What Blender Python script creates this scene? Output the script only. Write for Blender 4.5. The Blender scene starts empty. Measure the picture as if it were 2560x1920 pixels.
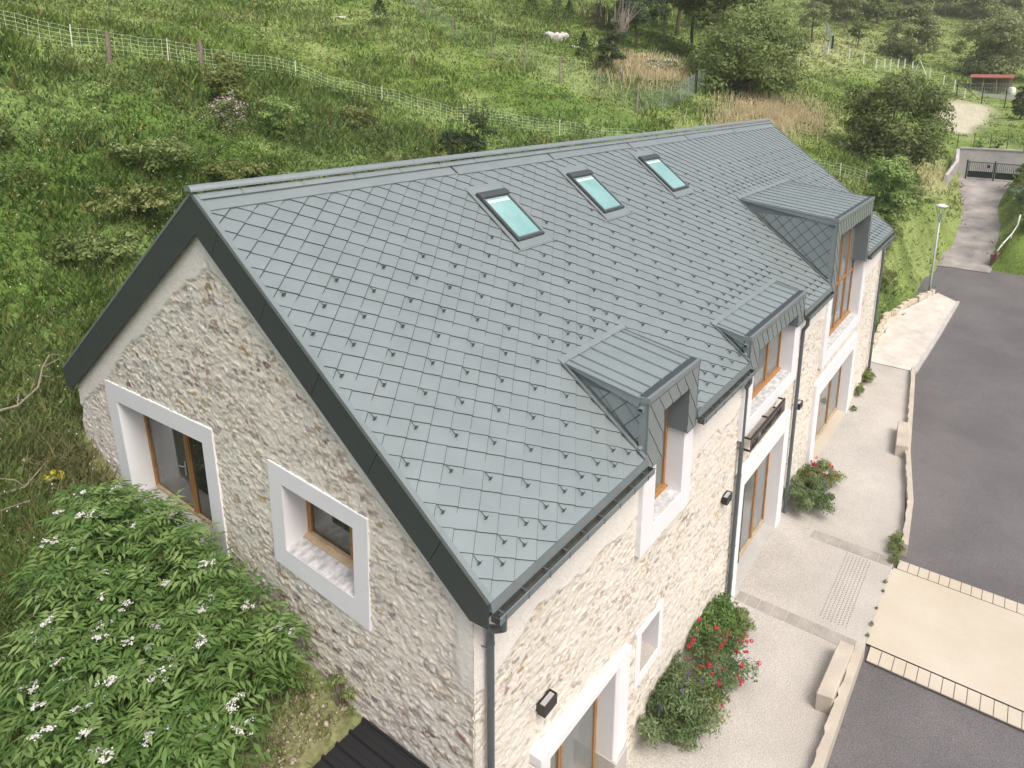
import bpy, bmesh, math, random
import numpy as np
from mathutils import Vector, Matrix

SC = bpy.context.scene
COL = SC.collection
R_ = math.radians

# ------------------------------------------------------------------ camera
yaw, pit, rol = 0.5955, -0.2288, 0.0187
fw = Vector((math.cos(yaw)*math.cos(pit), math.sin(yaw)*math.cos(pit), math.sin(pit)))
rt = fw.cross(Vector((0, 0, 1))).normalized(); up = rt.cross(fw)
rt, up = math.cos(rol)*rt+math.sin(rol)*up, -math.sin(rol)*rt+math.cos(rol)*up
cam = bpy.data.cameras.new('camera')
camo = bpy.data.objects.new('camera', cam); COL.objects.link(camo)
CAM = Vector((-5.8767, -4.9619, 6.6056))
m = Matrix((rt, up, -fw)).transposed().to_4x4(); m.translation = CAM
camo.matrix_world = m
cam.sensor_width = 36; cam.lens = 1745.13/2560*36
cam.shift_x = (1280-1396.91)/2560; cam.shift_y = -(960-598.38)/2560
cam.clip_start = .1; cam.clip_end = 2000
SC.camera = camo

# ------------------------------------------------------------------ light
SUN = Vector((-.24, -.62, 1.0)).normalized()
SC.world = bpy.data.worlds.new('World'); SC.world.use_nodes = True
wt = SC.world.node_tree
sky = wt.nodes.new('ShaderNodeTexSky'); sky.sky_type = 'NISHITA'; sky.sun_disc = False
sky.sun_elevation = math.asin(SUN.z); sky.sun_rotation = math.atan2(SUN.x, SUN.y)
sky.air_density = 1.0; sky.dust_density = 7.0; sky.ozone_density = 1.0
bg = wt.nodes['Background']; bg.inputs[1].default_value = .13
wt.links.new(sky.outputs[0], bg.inputs[0])
sl_ = bpy.data.lights.new('sun', 'SUN'); sl_.energy = 1.3; sl_.angle = R_(26); sl_.color = (1, .985, .955)
so = bpy.data.objects.new('sun', sl_); COL.objects.link(so)
so.rotation_euler = (-SUN).to_track_quat('-Z', 'Y').to_euler(); so.location = (0, 0, 60)
SC.view_settings.view_transform = 'Standard'; SC.view_settings.look = 'None'
SC.view_settings.exposure = .5; SC.view_settings.gamma = 1
SC.render.engine = 'CYCLES'
SC.cycles.use_denoising = True; SC.cycles.max_bounces = 6; SC.cycles.diffuse_bounces = 3
SC.cycles.glossy_bounces = 3; SC.cycles.transmission_bounces = 3; SC.cycles.transparent_max_bounces = 4
SC.cycles.caustics_reflective = False; SC.cycles.caustics_refractive = False

# ------------------------------------------------------------------ helpers
def tag(o, label=None, cat=None, group=None, kind=None):
    if label: o['label'] = label
    if cat: o['category'] = cat
    if group: o['group'] = group
    if kind: o['kind'] = kind
    return o

def adopt(o, parent):
    if parent is not None:
        o.parent = parent
        o.matrix_parent_inverse = Matrix.Translation(parent.get('_o', (0, 0, 0))).inverted() if parent.type == 'EMPTY' else Matrix()
    return o

def thing(name, loc, label, cat, group=None):
    o = bpy.data.objects.new(name, None); COL.objects.link(o); o.location = loc
    o.empty_display_size = .2
    o['_o'] = loc
    return tag(o, label, cat, group)

class MB:
    """collects boxes, prisms and tubes into one mesh"""
    def __init__(s): s.v = []; s.f = []; s.mi = []; s.m = 0
    def add(s, vs, fs):
        n = len(s.v); s.v += [tuple(a) for a in vs]
        for f in fs: s.f.append([n+i for i in f]); s.mi.append(s.m)
        return s
    def box(s, x0, x1, y0, y1, z0, z1):
        v = [(x, y, z) for x in (x0, x1) for y in (y0, y1) for z in (z0, z1)]
        return s.add(v, [(0, 1, 3, 2), (4, 6, 7, 5), (0, 4, 5, 1), (2, 3, 7, 6), (0, 2, 6, 4), (1, 5, 7, 3)])
    def prism(s, poly, d):
        """closed polygon (3D points) pushed along d"""
        n = len(poly); P = [Vector(p) for p in poly]; d = Vector(d)
        v = P+[p+d for p in P]
        f = [list(range(n))[::-1], [n+i for i in range(n)]]+[(i, (i+1) % n, n+(i+1) % n, n+i) for i in range(n)]
        return s.add(v, f)
    def quad(s, a, b, c, d): return s.add([a, b, c, d], [(0, 1, 2, 3)])
    def bar(s, a, b, w, t, upv=(0, 0, 1)):
        """rectangular bar from a to b, w across, t along upv"""
        a = Vector(a); b = Vector(b); d = (b-a).normalized(); u = Vector(upv); u = (u-d*u.dot(d))
        if u.length < 1e-4: u = Vector((1, 0, 0)); u = u-d*u.dot(d)
        u.normalize(); q = d.cross(u)
        v = [p+q*(i*w/2)+u*(j*t/2) for p in (a, b) for i, j in ((-1, -1), (1, -1), (1, 1), (-1, 1))]
        return s.add(v, [(3, 2, 1, 0), (4, 5, 6, 7), (0, 1, 5, 4), (1, 2, 6, 5), (2, 3, 7, 6), (3, 0, 4, 7)])
    def tube(s, pts, rad, n=10, cap=True):
        P = [Vector(p) for p in pts]
        if not hasattr(rad, '__len__'): rad = [rad]*len(P)
        t0 = (P[1]-P[0]).normalized(); a = t0.orthogonal().normalized()
        rings = []
        for i, p in enumerate(P):
            t = ((P[min(i+1, len(P)-1)]-P[max(i-1, 0)])).normalized()
            a = (a-t*a.dot(t)).normalized(); b = t.cross(a)
            rings.append([p+rad[i]*(math.cos(2*math.pi*k/n)*a+math.sin(2*math.pi*k/n)*b) for k in range(n)])
        v = [q for r in rings for q in r]
        f = [(i*n+k, i*n+(k+1) % n, (i+1)*n+(k+1) % n, (i+1)*n+k) for i in range(len(P)-1) for k in range(n)]
        if cap: f += [list(range(n))[::-1], [(len(P)-1)*n+k for k in range(n)]]
        return s.add(v, f)
    def build(s, name, mats, parent=None, smooth=False, bevel=0):
        me = bpy.data.meshes.new(name); me.from_pydata(s.v, [], s.f)
        if not isinstance(mats, (list, tuple)): mats = [mats]
        for mm in mats: me.materials.append(mm)
        if len(mats) > 1: me.polygons.foreach_set('material_index', s.mi)
        bm = bmesh.new(); bm.from_mesh(me); bmesh.ops.recalc_face_normals(bm, faces=bm.faces)
        if bevel: bmesh.ops.bevel(bm, geom=bm.edges[:], offset=bevel, segments=1, affect='EDGES')
        bm.to_mesh(me); bm.free()
        if smooth: me.shade_smooth()
        o = bpy.data.objects.new(name, me); COL.objects.link(o)
        return adopt(o, parent)

def npmesh(name, V, F, mat, parent=None, attrs=None, smooth=False, cols=None):
    """V (n,3), F (m,k) numpy"""
    V = np.asarray(V, np.float32); F = np.asarray(F, np.int32); k = F.shape[1]
    me = bpy.data.meshes.new(name)
    me.vertices.add(len(V)); me.vertices.foreach_set('co', V.ravel())
    me.loops.add(F.size); me.loops.foreach_set('vertex_index', F.ravel())
    me.polygons.add(len(F)); me.polygons.foreach_set('loop_start', np.arange(0, F.size, k, dtype=np.int32))
    me.update(calc_edges=True)
    for an, av in (attrs or {}).items():
        a = me.attributes.new(an, 'FLOAT', 'POINT'); a.data.foreach_set('value', np.asarray(av, np.float32))
    for an, av in (cols or {}).items():
        a = me.attributes.new(an, 'FLOAT_COLOR', 'POINT')
        c = np.ones((len(V), 4), np.float32); c[:, :3] = av; a.data.foreach_set('color', c.ravel())
    for mm in (mat if isinstance(mat, (list, tuple)) else [mat]): me.materials.append(mm)
    if smooth: me.polygons.foreach_set('use_smooth', np.ones(len(F), bool))
    o = bpy.data.objects.new(name, me); COL.objects.link(o)
    return adopt(o, parent)

def _hash(ix, iy, seed):
    h = (ix.astype(np.int64)*374761393+iy.astype(np.int64)*668265263+seed*974634777) & 0xffffffff
    h = ((h ^ (h >> 13))*1274126177) & 0xffffffff
    return ((h ^ (h >> 16)) & 0xffffff)/float(0xffffff)
def vnoise(x, y, seed=0):
    ix = np.floor(x); iy = np.floor(y); fx = x-ix; fy = y-iy
    fx = fx*fx*(3-2*fx); fy = fy*fy*(3-2*fy)
    ix = ix.astype(np.int64); iy = iy.astype(np.int64)
    a = _hash(ix, iy, seed); b = _hash(ix+1, iy, seed); c = _hash(ix, iy+1, seed); d = _hash(ix+1, iy+1, seed)
    return (a+(b-a)*fx)+((c+(d-c)*fx)-(a+(b-a)*fx))*fy
def fbm(x, y, seed=0, o=4):
    r = 0; s = 0; k = 1.
    for i in range(o):
        r = r+k*vnoise(x*2**i, y*2**i, seed+i*17); s += k; k *= .5
    return r/s
def sstep(a, b, t): t = np.clip((t-a)/(b-a), 0, 1); return t*t*(3-2*t)

# ------------------------------------------------------------------ materials
def newmat(name):
    mt = bpy.data.materials.new(name); mt.use_nodes = True
    return mt, mt.node_tree.nodes, mt.node_tree.links, mt.node_tree.nodes['Principled BSDF']
def node(ns, t, **k):
    n = ns.new(t)
    for a, b in k.items():
        if a in n.inputs: n.inputs[a].default_value = b
        else: setattr(n, a, b)
    return n
def pm(name, col, rough=.6, spec=.5, metal=0., var=None, vs=6., vdet=6, fine=0., fs=120., bump=0., bs=60., stretch=None, coat=0., bd=.01):
    """principled surface: colour, slow blotches towards var, fine speckle, bump"""
    mt, ns, lk, P = newmat(name)
    P.inputs['Roughness'].default_value = rough; P.inputs['Metallic'].default_value = metal
    P.inputs['Specular IOR Level'].default_value = spec; P.inputs['Coat Weight'].default_value = coat
    tc = ns.new('ShaderNodeTexCoord'); src = tc.outputs['Object']
    if stretch:
        mp = node(ns, 'ShaderNodeMapping'); mp.inputs['Scale'].default_value = stretch
        lk.new(src, mp.inputs[0]); src = mp.outputs[0]
    c = None
    P.inputs['Base Color'].default_value = (*col, 1)
    if var:
        n = node(ns, 'ShaderNodeTexNoise', Scale=vs, Detail=vdet, Roughness=.6); lk.new(src, n.inputs['Vector'])
        r = ns.new('ShaderNodeValToRGB'); r.color_ramp.elements[0].color = (*col, 1); r.color_ramp.elements[1].color = (*var, 1)
        r.color_ramp.elements[0].position = .35; r.color_ramp.elements[1].position = .68
        lk.new(n.outputs[0], r.inputs[0]); c = r.outputs[0]
    if fine:
        n = node(ns, 'ShaderNodeTexNoise', Scale=fs, Detail=2); lk.new(src, n.inputs['Vector'])
        mr = node(ns, 'ShaderNodeMapRange'); mr.inputs[1].default_value = .3; mr.inputs[2].default_value = .7
        mr.inputs[3].default_value = 1-fine; mr.inputs[4].default_value = 1+fine; lk.new(n.outputs[0], mr.inputs[0])
        mx = ns.new('ShaderNodeMix'); mx.data_type = 'RGBA'; mx.blend_type = 'MULTIPLY'; mx.inputs[0].default_value = 1
        if c is None: mx.inputs[6].default_value = (*col, 1)
        else: lk.new(c, mx.inputs[6])
        lk.new(mr.outputs[0], mx.inputs[7]); c = mx.outputs[2]
    if c is not None: lk.new(c, P.inputs['Base Color'])
    if bump:
        n = node(ns, 'ShaderNodeTexNoise', Scale=bs, Detail=5); lk.new(src, n.inputs['Vector'])
        b = node(ns, 'ShaderNodeBump', Strength=bump, Distance=bd); lk.new(n.outputs[0], b.inputs['Height']); lk.new(b.outputs[0], P.inputs['Normal'])
    return mt
def leafmat(name, c0, c1, c2, tr=.35, rough=.55):
    """foliage: attribute 'v' picks along three greens; part of the light passes through"""
    mt, ns, lk, P = newmat(name)
    at = node(ns, 'ShaderNodeAttribute', attribute_name='v')
    r = ns.new('ShaderNodeValToRGB'); r.color_ramp.elements[0].color = (*c0, 1); r.color_ramp.elements[1].color = (*c2, 1)
    e = r.color_ramp.elements.new(.5); e.color = (*c1, 1); lk.new(at.outputs['Fac'], r.inputs[0])
    lk.new(r.outputs[0], P.inputs['Base Color']); P.inputs['Roughness'].default_value = rough; P.inputs['Specular IOR Level'].default_value = .3
    t = ns.new('ShaderNodeBsdfTranslucent'); lk.new(r.outputs[0], t.inputs[0])
    mx = ns.new('ShaderNodeMixShader'); mx.inputs[0].default_value = tr
    lk.new(P.outputs[0], mx.inputs[1]); lk.new(t.outputs[0], mx.inputs[2])
    lk.new(mx.outputs[0], ns['Material Output'].inputs[0])
    return mt
def colmat(name, rough=.85, spec=.3, fine=.1, fs=90., bump=.3, bs=140., bd=.006):
    """colour from the vertex attribute 'c', with speckle and bump"""
    mt, ns, lk, P = newmat(name)
    at = node(ns, 'ShaderNodeAttribute', attribute_name='c'); P.inputs['Roughness'].default_value = rough
    P.inputs['Specular IOR Level'].default_value = spec
    tc = ns.new('ShaderNodeTexCoord')
    n = node(ns, 'ShaderNodeTexNoise', Scale=fs, Detail=3); lk.new(tc.outputs['Object'], n.inputs['Vector'])
    mr = node(ns, 'ShaderNodeMapRange'); mr.inputs[1].default_value = .3; mr.inputs[2].default_value = .7
    mr.inputs[3].default_value = 1-fine; mr.inputs[4].default_value = 1+fine; lk.new(n.outputs[0], mr.inputs[0])
    mx = ns.new('ShaderNodeMix'); mx.data_type = 'RGBA'; mx.blend_type = 'MULTIPLY'; mx.inputs[0].default_value = 1
    lk.new(at.outputs['Color'], mx.inputs[6]); lk.new(mr.outputs[0], mx.inputs[7]); lk.new(mx.outputs[2], P.inputs['Base Color'])
    n2 = node(ns, 'ShaderNodeTexNoise', Scale=bs, Detail=4); lk.new(tc.outputs['Object'], n2.inputs['Vector'])
    b = node(ns, 'ShaderNodeBump', Strength=bump, Distance=bd); lk.new(n2.outputs[0], b.inputs['Height']); lk.new(b.outputs[0], P.inputs['Normal'])
    return mt

M = {}
M['tile'] = pm('roof_metal', (.275, .32, .32), .45, .5, .45, var=(.31, .355, .355), vs=1.6, fine=.04, fs=300, bump=.05, bs=260, bd=.003)
M['seamroof'] = pm('seam_roof_metal', (.29, .335, .335), .45, .5, .35, var=(.32, .37, .37), vs=1.4, fine=.03, fs=200)
M['eave'] = pm('eave_metal', (.17, .205, .21), .42, .5, .2, var=(.2, .235, .24), vs=2)
M['seam'] = pm('metal_fold', (.07, .08, .085), .55)  # dark tone paints the shade at tile folds; dormer troughs share it
M['dark'] = pm('anthracite_metal', (.058, .068, .07), .5, .5, fine=.06, fs=240, bump=.12, bs=420, bd=.002)
M['pipe'] = pm('pipe_metal', (.085, .105, .115), .4, .5, var=(.1, .12, .13), vs=2)
M['trough'] = pm('gutter_inside', (.05, .058, .055), .6, .4, var=(.1, .1, .085), vs=5)
M['render'] = pm('white_render', (.77, .775, .8), .8, .3, var=(.81, .815, .83), vs=1.3, fine=.025, fs=60, bump=.12, bs=90, bd=.004)
M['sill'] = pm('weathered_sill', (.66, .65, .64), .8, .3, var=(.3, .31, .33), vs=5, fine=.12, fs=40, bump=.2, bs=60, stretch=(1, 1.6, 1))
M['wood'] = pm('oiled_wood', (.3, .145, .05), .5, .4, var=(.42, .24, .1), vs=7, fine=.15, fs=50, stretch=(3, 3, .5))
M['woodpale'] = pm('pale_wood', (.55, .45, .31), .55, .4, var=(.42, .3, .17), vs=5, fine=.12, fs=50)
M['glass'] = pm('window_glass', (.16, .18, .18), .04, .9, var=(.2, .215, .21), vs=1.2)
M['glassdark'] = pm('dark_glass', (.035, .035, .028), .03, .9, var=(.06, .06, .05), vs=1.5)
M['skyglass'] = pm('skylight_glass', (.2, .38, .37), .05, .6, var=(.28, .47, .455), vs=1.1)  # aqua base colour holds the reflected sky and the blinds inside
M['black'] = pm('black_metal', (.022, .022, .024), .45, .5)
M['lens'] = pm('lamp_lens', (.38, .38, .38), .3, .5)
M['stone'] = colmat('rubble_wall', fine=.12, fs=45, bump=.55, bs=70, bd=.012)
M['asphalt'] = pm('asphalt', (.12, .114, .117), .85, .3, var=(.16, .152, .154), vs=.35, fine=.5, fs=52, bump=.5, bs=60, bd=.008)
M['gravel'] = pm('washed_concrete', (.42, .395, .36), .9, .3, var=(.51, .485, .445), vs=.5, fine=.27, fs=38, bump=.4, bs=60, bd=.008)
M['cream'] = pm('cream_slab', (.5, .445, .35), .85, .3, var=(.56, .51, .425), vs=.6, fine=.09, fs=60, bump=.15, bs=80)
M['paver'] = pm('paver', (.3, .28, .25), .85, .3, var=(.4, .375, .335), vs=2.5, fine=.09, fs=50)
M['joint2'] = pm('pale_joint', (.2, .18, .15), .9)
M['glassmid'] = pm('mid_glass', (.075, .08, .078), .03, .9, var=(.12, .125, .12), vs=.9)
M['joint'] = pm('paver_joint', (.12, .11, .1), .9)
M['concrete'] = pm('cast_concrete', (.43, .385, .32), .85, .3, var=(.53, .485, .41), vs=1.4, fine=.08, fs=50, bump=.2, bs=60)
M['conc2'] = pm('grey_concrete', (.42, .415, .4), .85, .3, var=(.54, .53, .5), vs=.9, fine=.08, fs=30)
M['deadwood'] = pm('grey_wood', (.3, .26, .2), .9, .2, var=(.18, .15, .12), vs=6, stretch=(4, 4, 1))
M['bark'] = pm('bark', (.11, .09, .065), .95, .2, var=(.17, .14, .1), vs=4, fine=.2, fs=20)
M['white'] = pm('white_plastic', (.72, .74, .66), .5, .4)
M['galv'] = pm('galvanised_steel', (.42, .44, .46), .4, .5, .3)
M['green'] = pm('green_metal', (.006, .02, .017), .45, .5)
# ------------------------------------------------------------------ the barn: measures
W_, H_, L_ = 6.213, 4.623, 28.98
S_ = math.hypot(W_, H_); TH = math.atan2(H_, W_)
DS, DE, X0 = .41, .502, .4933
ZG = -7.0                                                # pavement
def rp(x, s, o=0.): return Vector((x, W_*s/S_-o*H_/S_, H_*s/S_+o*W_/S_))      # point on the front slope
barn = thing('stone_barn', (14.5, 6, ZG), 'long stone barn with grey metal diamond-tiled roof, dormers and white window surrounds', 'barn')

# ---- rubble walls: stones are laid out as cells and stand out of the mortar
STONES = np.array([(.40, .32, .225), (.33, .30, .26), (.37, .345, .355), (.43, .35, .245), (.29, .275, .255), (.44, .39, .32), (.44, .30, .15), (.25, .14, .115),
                   (.5, .44, .35), (.34, .32, .33), (.38, .30, .23), (.48, .42, .33)])
def stonework(a, b, seed, sx=.25, sy=.09, lime=0.):
    """a, b: flat arrays of wall coordinates -> relief (m), colour"""
    wa = a+(fbm(a*3.1, b*3.1, seed+5, 3)-.5)*.2+(fbm(a*11, b*13, seed+6, 2)-.5)*.07; wb = b+(fbm(a*3.4, b*3.4, seed+9, 3)-.5)*.15+(fbm(a*12, b*14, seed+7, 2)-.5)*.05
    wb = wb+(fbm(a*.35, b*.35, seed+2, 2)-.5)*.25
    iy = np.floor(wb/sy).astype(np.int64)
    d1 = np.full(a.shape, 9.); d2 = np.full(a.shape, 9.); i1 = np.zeros(a.shape, np.int64); j1 = np.zeros(a.shape, np.int64)
    for dj in (-1, 0, 1):
        jy = iy+dj
        off = _hash(jy, jy*0+3, seed)*sx
        ix = np.floor((wa-off)/sx).astype(np.int64)
        for di in (-1, 0, 1):
            jx = ix+di
            cx = off+(jx+.5+(_hash(jx, jy, seed+1)-.5)*.8)*sx; cy = (jy+.5+(_hash(jx, jy, seed+2)-.5)*.7)*sy
            k = .5+1.0*_hash(jx, jy, seed+3)**1.4
            dx = np.abs(wa-cx)/sx; dy = np.abs(wb-cy)/sy*.9
            q = (np.maximum(dx, dy)*.45+np.sqrt(dx*dx+dy*dy)*.55)/k
            c = q < d1
            d2 = np.where(c, d1, np.minimum(d2, q)); d1 = np.where(c, q, d1); i1 = np.where(c, jx, i1); j1 = np.where(c, jy, j1)
    edge = d2-d1
    r0 = _hash(i1, j1, seed+11); r1 = _hash(i1, j1, seed+12); r2 = _hash(i1, j1, seed+13)
    cover = fbm(a*1.0, b*1.0, seed+21, 3); fine = fbm(a*15, b*19, seed+31, 3); mid = fbm(a*6, b*10, seed+41, 3); lay = fbm(a*5, b*45, seed+43, 2)
    lim = .16+.6*np.clip(cover-.42, 0, 1)+.75*(mid-.5)+.2*(fine-.5)+np.where(r1 < .34, .6, 0)
    mask = sstep(lim+lime*.5-.01, lim+lime*.5+.09, edge)
    brk = fbm(a*8, b*13, seed+45, 3); mask = mask*sstep(.36+lime*.3-.12*r2, .46+lime*.3-.12*r2, brk)
    relief = mask*(.004+.012*r2)*(.5+fine)+(fine-.5)*.02+(mid-.5)*.028+mask*(lay-.5)*.012
    pick = (r0*len(STONES)).astype(int).clip(0, len(STONES)-1)
    rare = (pick == 7) & (r1 < .6); pick = np.where(rare, 1, pick)
    col = STONES[pick]*(.78+.4*r2+.4*(fine-.5)+.4*(lay-.5))[:, None]
    mort = np.array((.76, .715, .63))*(.98+.14*(fbm(a*1.3, b*1.3, seed+51, 3)-.5)+.2*(fine-.5))[:, None]
    tint = sstep(.5, .75, fbm(a*.7, b*.7, seed+61, 2))[:, None]; mort = mort*(1-.4*tint)+np.array((.745, .69, .63))*.4*tint
    wash = (.02+lime+.6*np.clip(cover+.5*(fine-.5)+.5*(r2-.5), 0, 1))[:, None]     # lime smeared over the stones
    c = mort*(1-mask[:, None])+(col*(1-wash)+mort*wash)*mask[:, None]
    return relief, c
ROUGH = np.array((.79, .76, .7))
def wallgrid(na, nb, a0, a1, b0, b1, keep, fill, rough, seed, pw=1., lime=0.):
    """grid mesh of a wall: keep(a,b) faces, fill(a,b,relief)->xyz, rough(a,b)->0..1 smooth roughcast"""
    A, B = np.meshgrid(a0+(a1-a0)*np.linspace(0, 1, na)**pw, np.linspace(b0, b1, nb)); a = A.ravel(); b = B.ravel()
    rel, c = stonework(a, b, seed, lime=lime)
    g = rough(a, b)
    rc = ROUGH*(1+.09*(fbm(a*17, b*17, seed+71, 2)-.5)+.06*(fbm(a*1.2, b*1.2, seed+73, 3)-.5))[:, None]
    rel = rel*(1-g)+g*(.026+.008*(fbm(a*22, b*22, seed+72, 2)-.5)); c = c*(1-g[:, None])+rc*g[:, None]
    V = fill(a, b, rel)
    I = np.arange(na*nb).reshape(nb, na)
    F = np.stack([I[:-1, :-1], I[:-1, 1:], I[1:, 1:], I[1:, :-1]], -1).reshape(-1, 4)
    ca = a[F].mean(1); cb = b[F].mean(1); F = F[keep(ca, cb)]
    used = np.zeros(len(V), bool); used[F.ravel()] = True; re = np.cumsum(used)-1
    return V[used], re[F], c[used]

YW = .2                                                   # face of the front wall
def yfront(x): return YW+.18*np.clip((4-x)/3.9, 0, 1)
OPEN_F = [(4.6, 6.6, -2.0, .9), (10.0, 14.4, -2.1, .5), (18.0, 23.9, -2.9, 2), (10.2, 14.3, -7.2, -3.3), (17.9, 23.8, -7.2, -3.7), (1.62, 4.0, -7.2, -4.1), (4.85, 5.78, -5.3, -4.2)]
def keepF(a, b):
    k = np.ones(a.shape, bool)
    for x0, x1, z0, z1 in OPEN_F: k &= ~((a > x0) & (a < x1) & (b > z0) & (b < z1))
    return k
def roughF(a, b):
    lim = -1.3+(fbm(a*.9, a*0+2, 5, 3)-.5)*.7-.55*np.clip((1.5-a)/1.2, 0, 1)
    return sstep(lim-.03, lim+.05, b+(fbm(a*6, b*6, 8, 2)-.5)*.12)
V, F, c = wallgrid(1250, 370, .1, 28.92, -7.15, -.1, keepF, lambda a, b, r: np.stack([a, yfront(a)-r, b], 1), roughF, 3, 1.35, .13)
front = npmesh('front_wall', V, F, M['stone'], barn, cols={'c': c}, smooth=True)

GX = .12
DOOR_G = [(10.67, .18), (6.53, .33), (6.35, -2.62), (10.38, -2.42)]
DOOR_GI = [(10.19, -.19), (6.89, -.04), (6.78, -2.5), (9.95, -2.36)]
WIN_G = [(4.85, .33), (2.4, .2), (2.46, -1.78), (4.85, -1.58)]
WIN_GI = [(4.5, -.01), (2.74, -.08), (2.78, -1.34), (4.5, -1.24)]
def inpoly(a, b, P):
    r = np.ones(a.shape, bool)
    cx = sum(p[0] for p in P)/4; cy = sum(p[1] for p in P)/4
    for i in range(4):
        x0, y0 = P[i]; x1, y1 = P[(i+1) % 4]
        s = (x1-x0)*(b-y0)-(y1-y0)*(a-x0); s0 = (x1-x0)*(cy-y0)-(y1-y0)*(cx-x0)
        r &= s*np.sign(s0) > 0
    return r
def shrink(P, k): cx = sum(p[0] for p in P)/4; cy = sum(p[1] for p in P)/4; return [(cx+(a-cx)*k, cy+(b-cy)*k) for a, b in P]
TAN = H_/W_
def roofz(y): return np.minimum(y, 2*W_-y)*TAN
def gbot(y): return np.interp(y, [0, 2.5, 2.7, 5.5, 8, 10.4, 11.8, 12.4], [-7.2, -7.2, -4.1, -3.7, -3.3, -2.9, -2.3, -2.2])
def keepG(a, b):
    ed = 12.1+(fbm(b*2.2, b*0+1, 77, 3)-.5)*.3
    k = (b < roofz(a)-.3) & (b > gbot(a)) & (a < ed) & (a > .36)
    return k & ~inpoly(a, b, shrink(DOOR_G, .96)) & ~inpoly(a, b, shrink(WIN_G, .95))
def roughG(a, b):
    n = (fbm(a*.8, b*.8, 15, 3)-.5)*.45
    d = (roofz(a)-b)*math.cos(TH)                          # distance below the verge
    lim = .78+n*.6+np.where(a > W_, .12, 0)+.35*np.clip((b-3)/1.5, 0, 1)
    w = fbm(a*6, b*6, 18, 2)*.12
    g = 1-sstep(lim-.04, lim+.04, d+w-.06)
    g2 = (1-sstep(.55, .75, a+n*.5))*sstep(-2.1, -1.5, b+n)  # corner strip
    return np.maximum(g, g2)
V, F, c = wallgrid(660, 640, .3, 12.35, -7.2, 4.6, keepG, lambda a, b, r: np.stack([GX-r, a, b], 1), roughG, 23)
gable = npmesh('gable_wall', V, F, M['stone'], barn, cols={'c': c}, smooth=True)
# back wall, far gable, floor slab edge
w = MB(); w.box(.2, 28.8, 11.85, 12.05, -4, .2)
w.prism([(28.7, .3, -7.2), (28.7, 12.0, -7.2), (28.7, 12.0, .1), (28.7, W_, 4.3), (28.7, .3, -.05)], (.2, 0, 0))
w.build('plain_wall', M['render'], barn)

# ---- roof
DORM = [(4.38, 6.58, 2.25), (9.76, 14.4, 1.18), (17.68, 23.42, 4.22)]
w = MB()
ys = lambda s: s*W_/S_
w.prism([(.03, y, z) for y, z in [(W_, H_-.02), (2*W_-.06, -.06), (2*W_-.06, -.34), (W_, H_-.36)]], (L_-.06, 0, 0))
xc = .03
for xa, xb, sd in DORM+[(L_-.03, L_-.03, 0)]:
    w.prism([(xc, y, z) for y, z in [(.06, -.06), (W_, H_-.02), (W_, H_-.36), (.3, -.36), (.06, -.28)]], (xa-xc, 0, 0))
    if xb > xa: w.prism([(xa, y, z) for y, z in [(ys(sd), ys(sd)*TAN-.02), (W_, H_-.02), (W_, H_-.36), (ys(sd), ys(sd)*TAN-.36)]], (xb-xa, 0, 0))
    xc = xb
roof = w.build('roof', M['dark'], barn)

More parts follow.
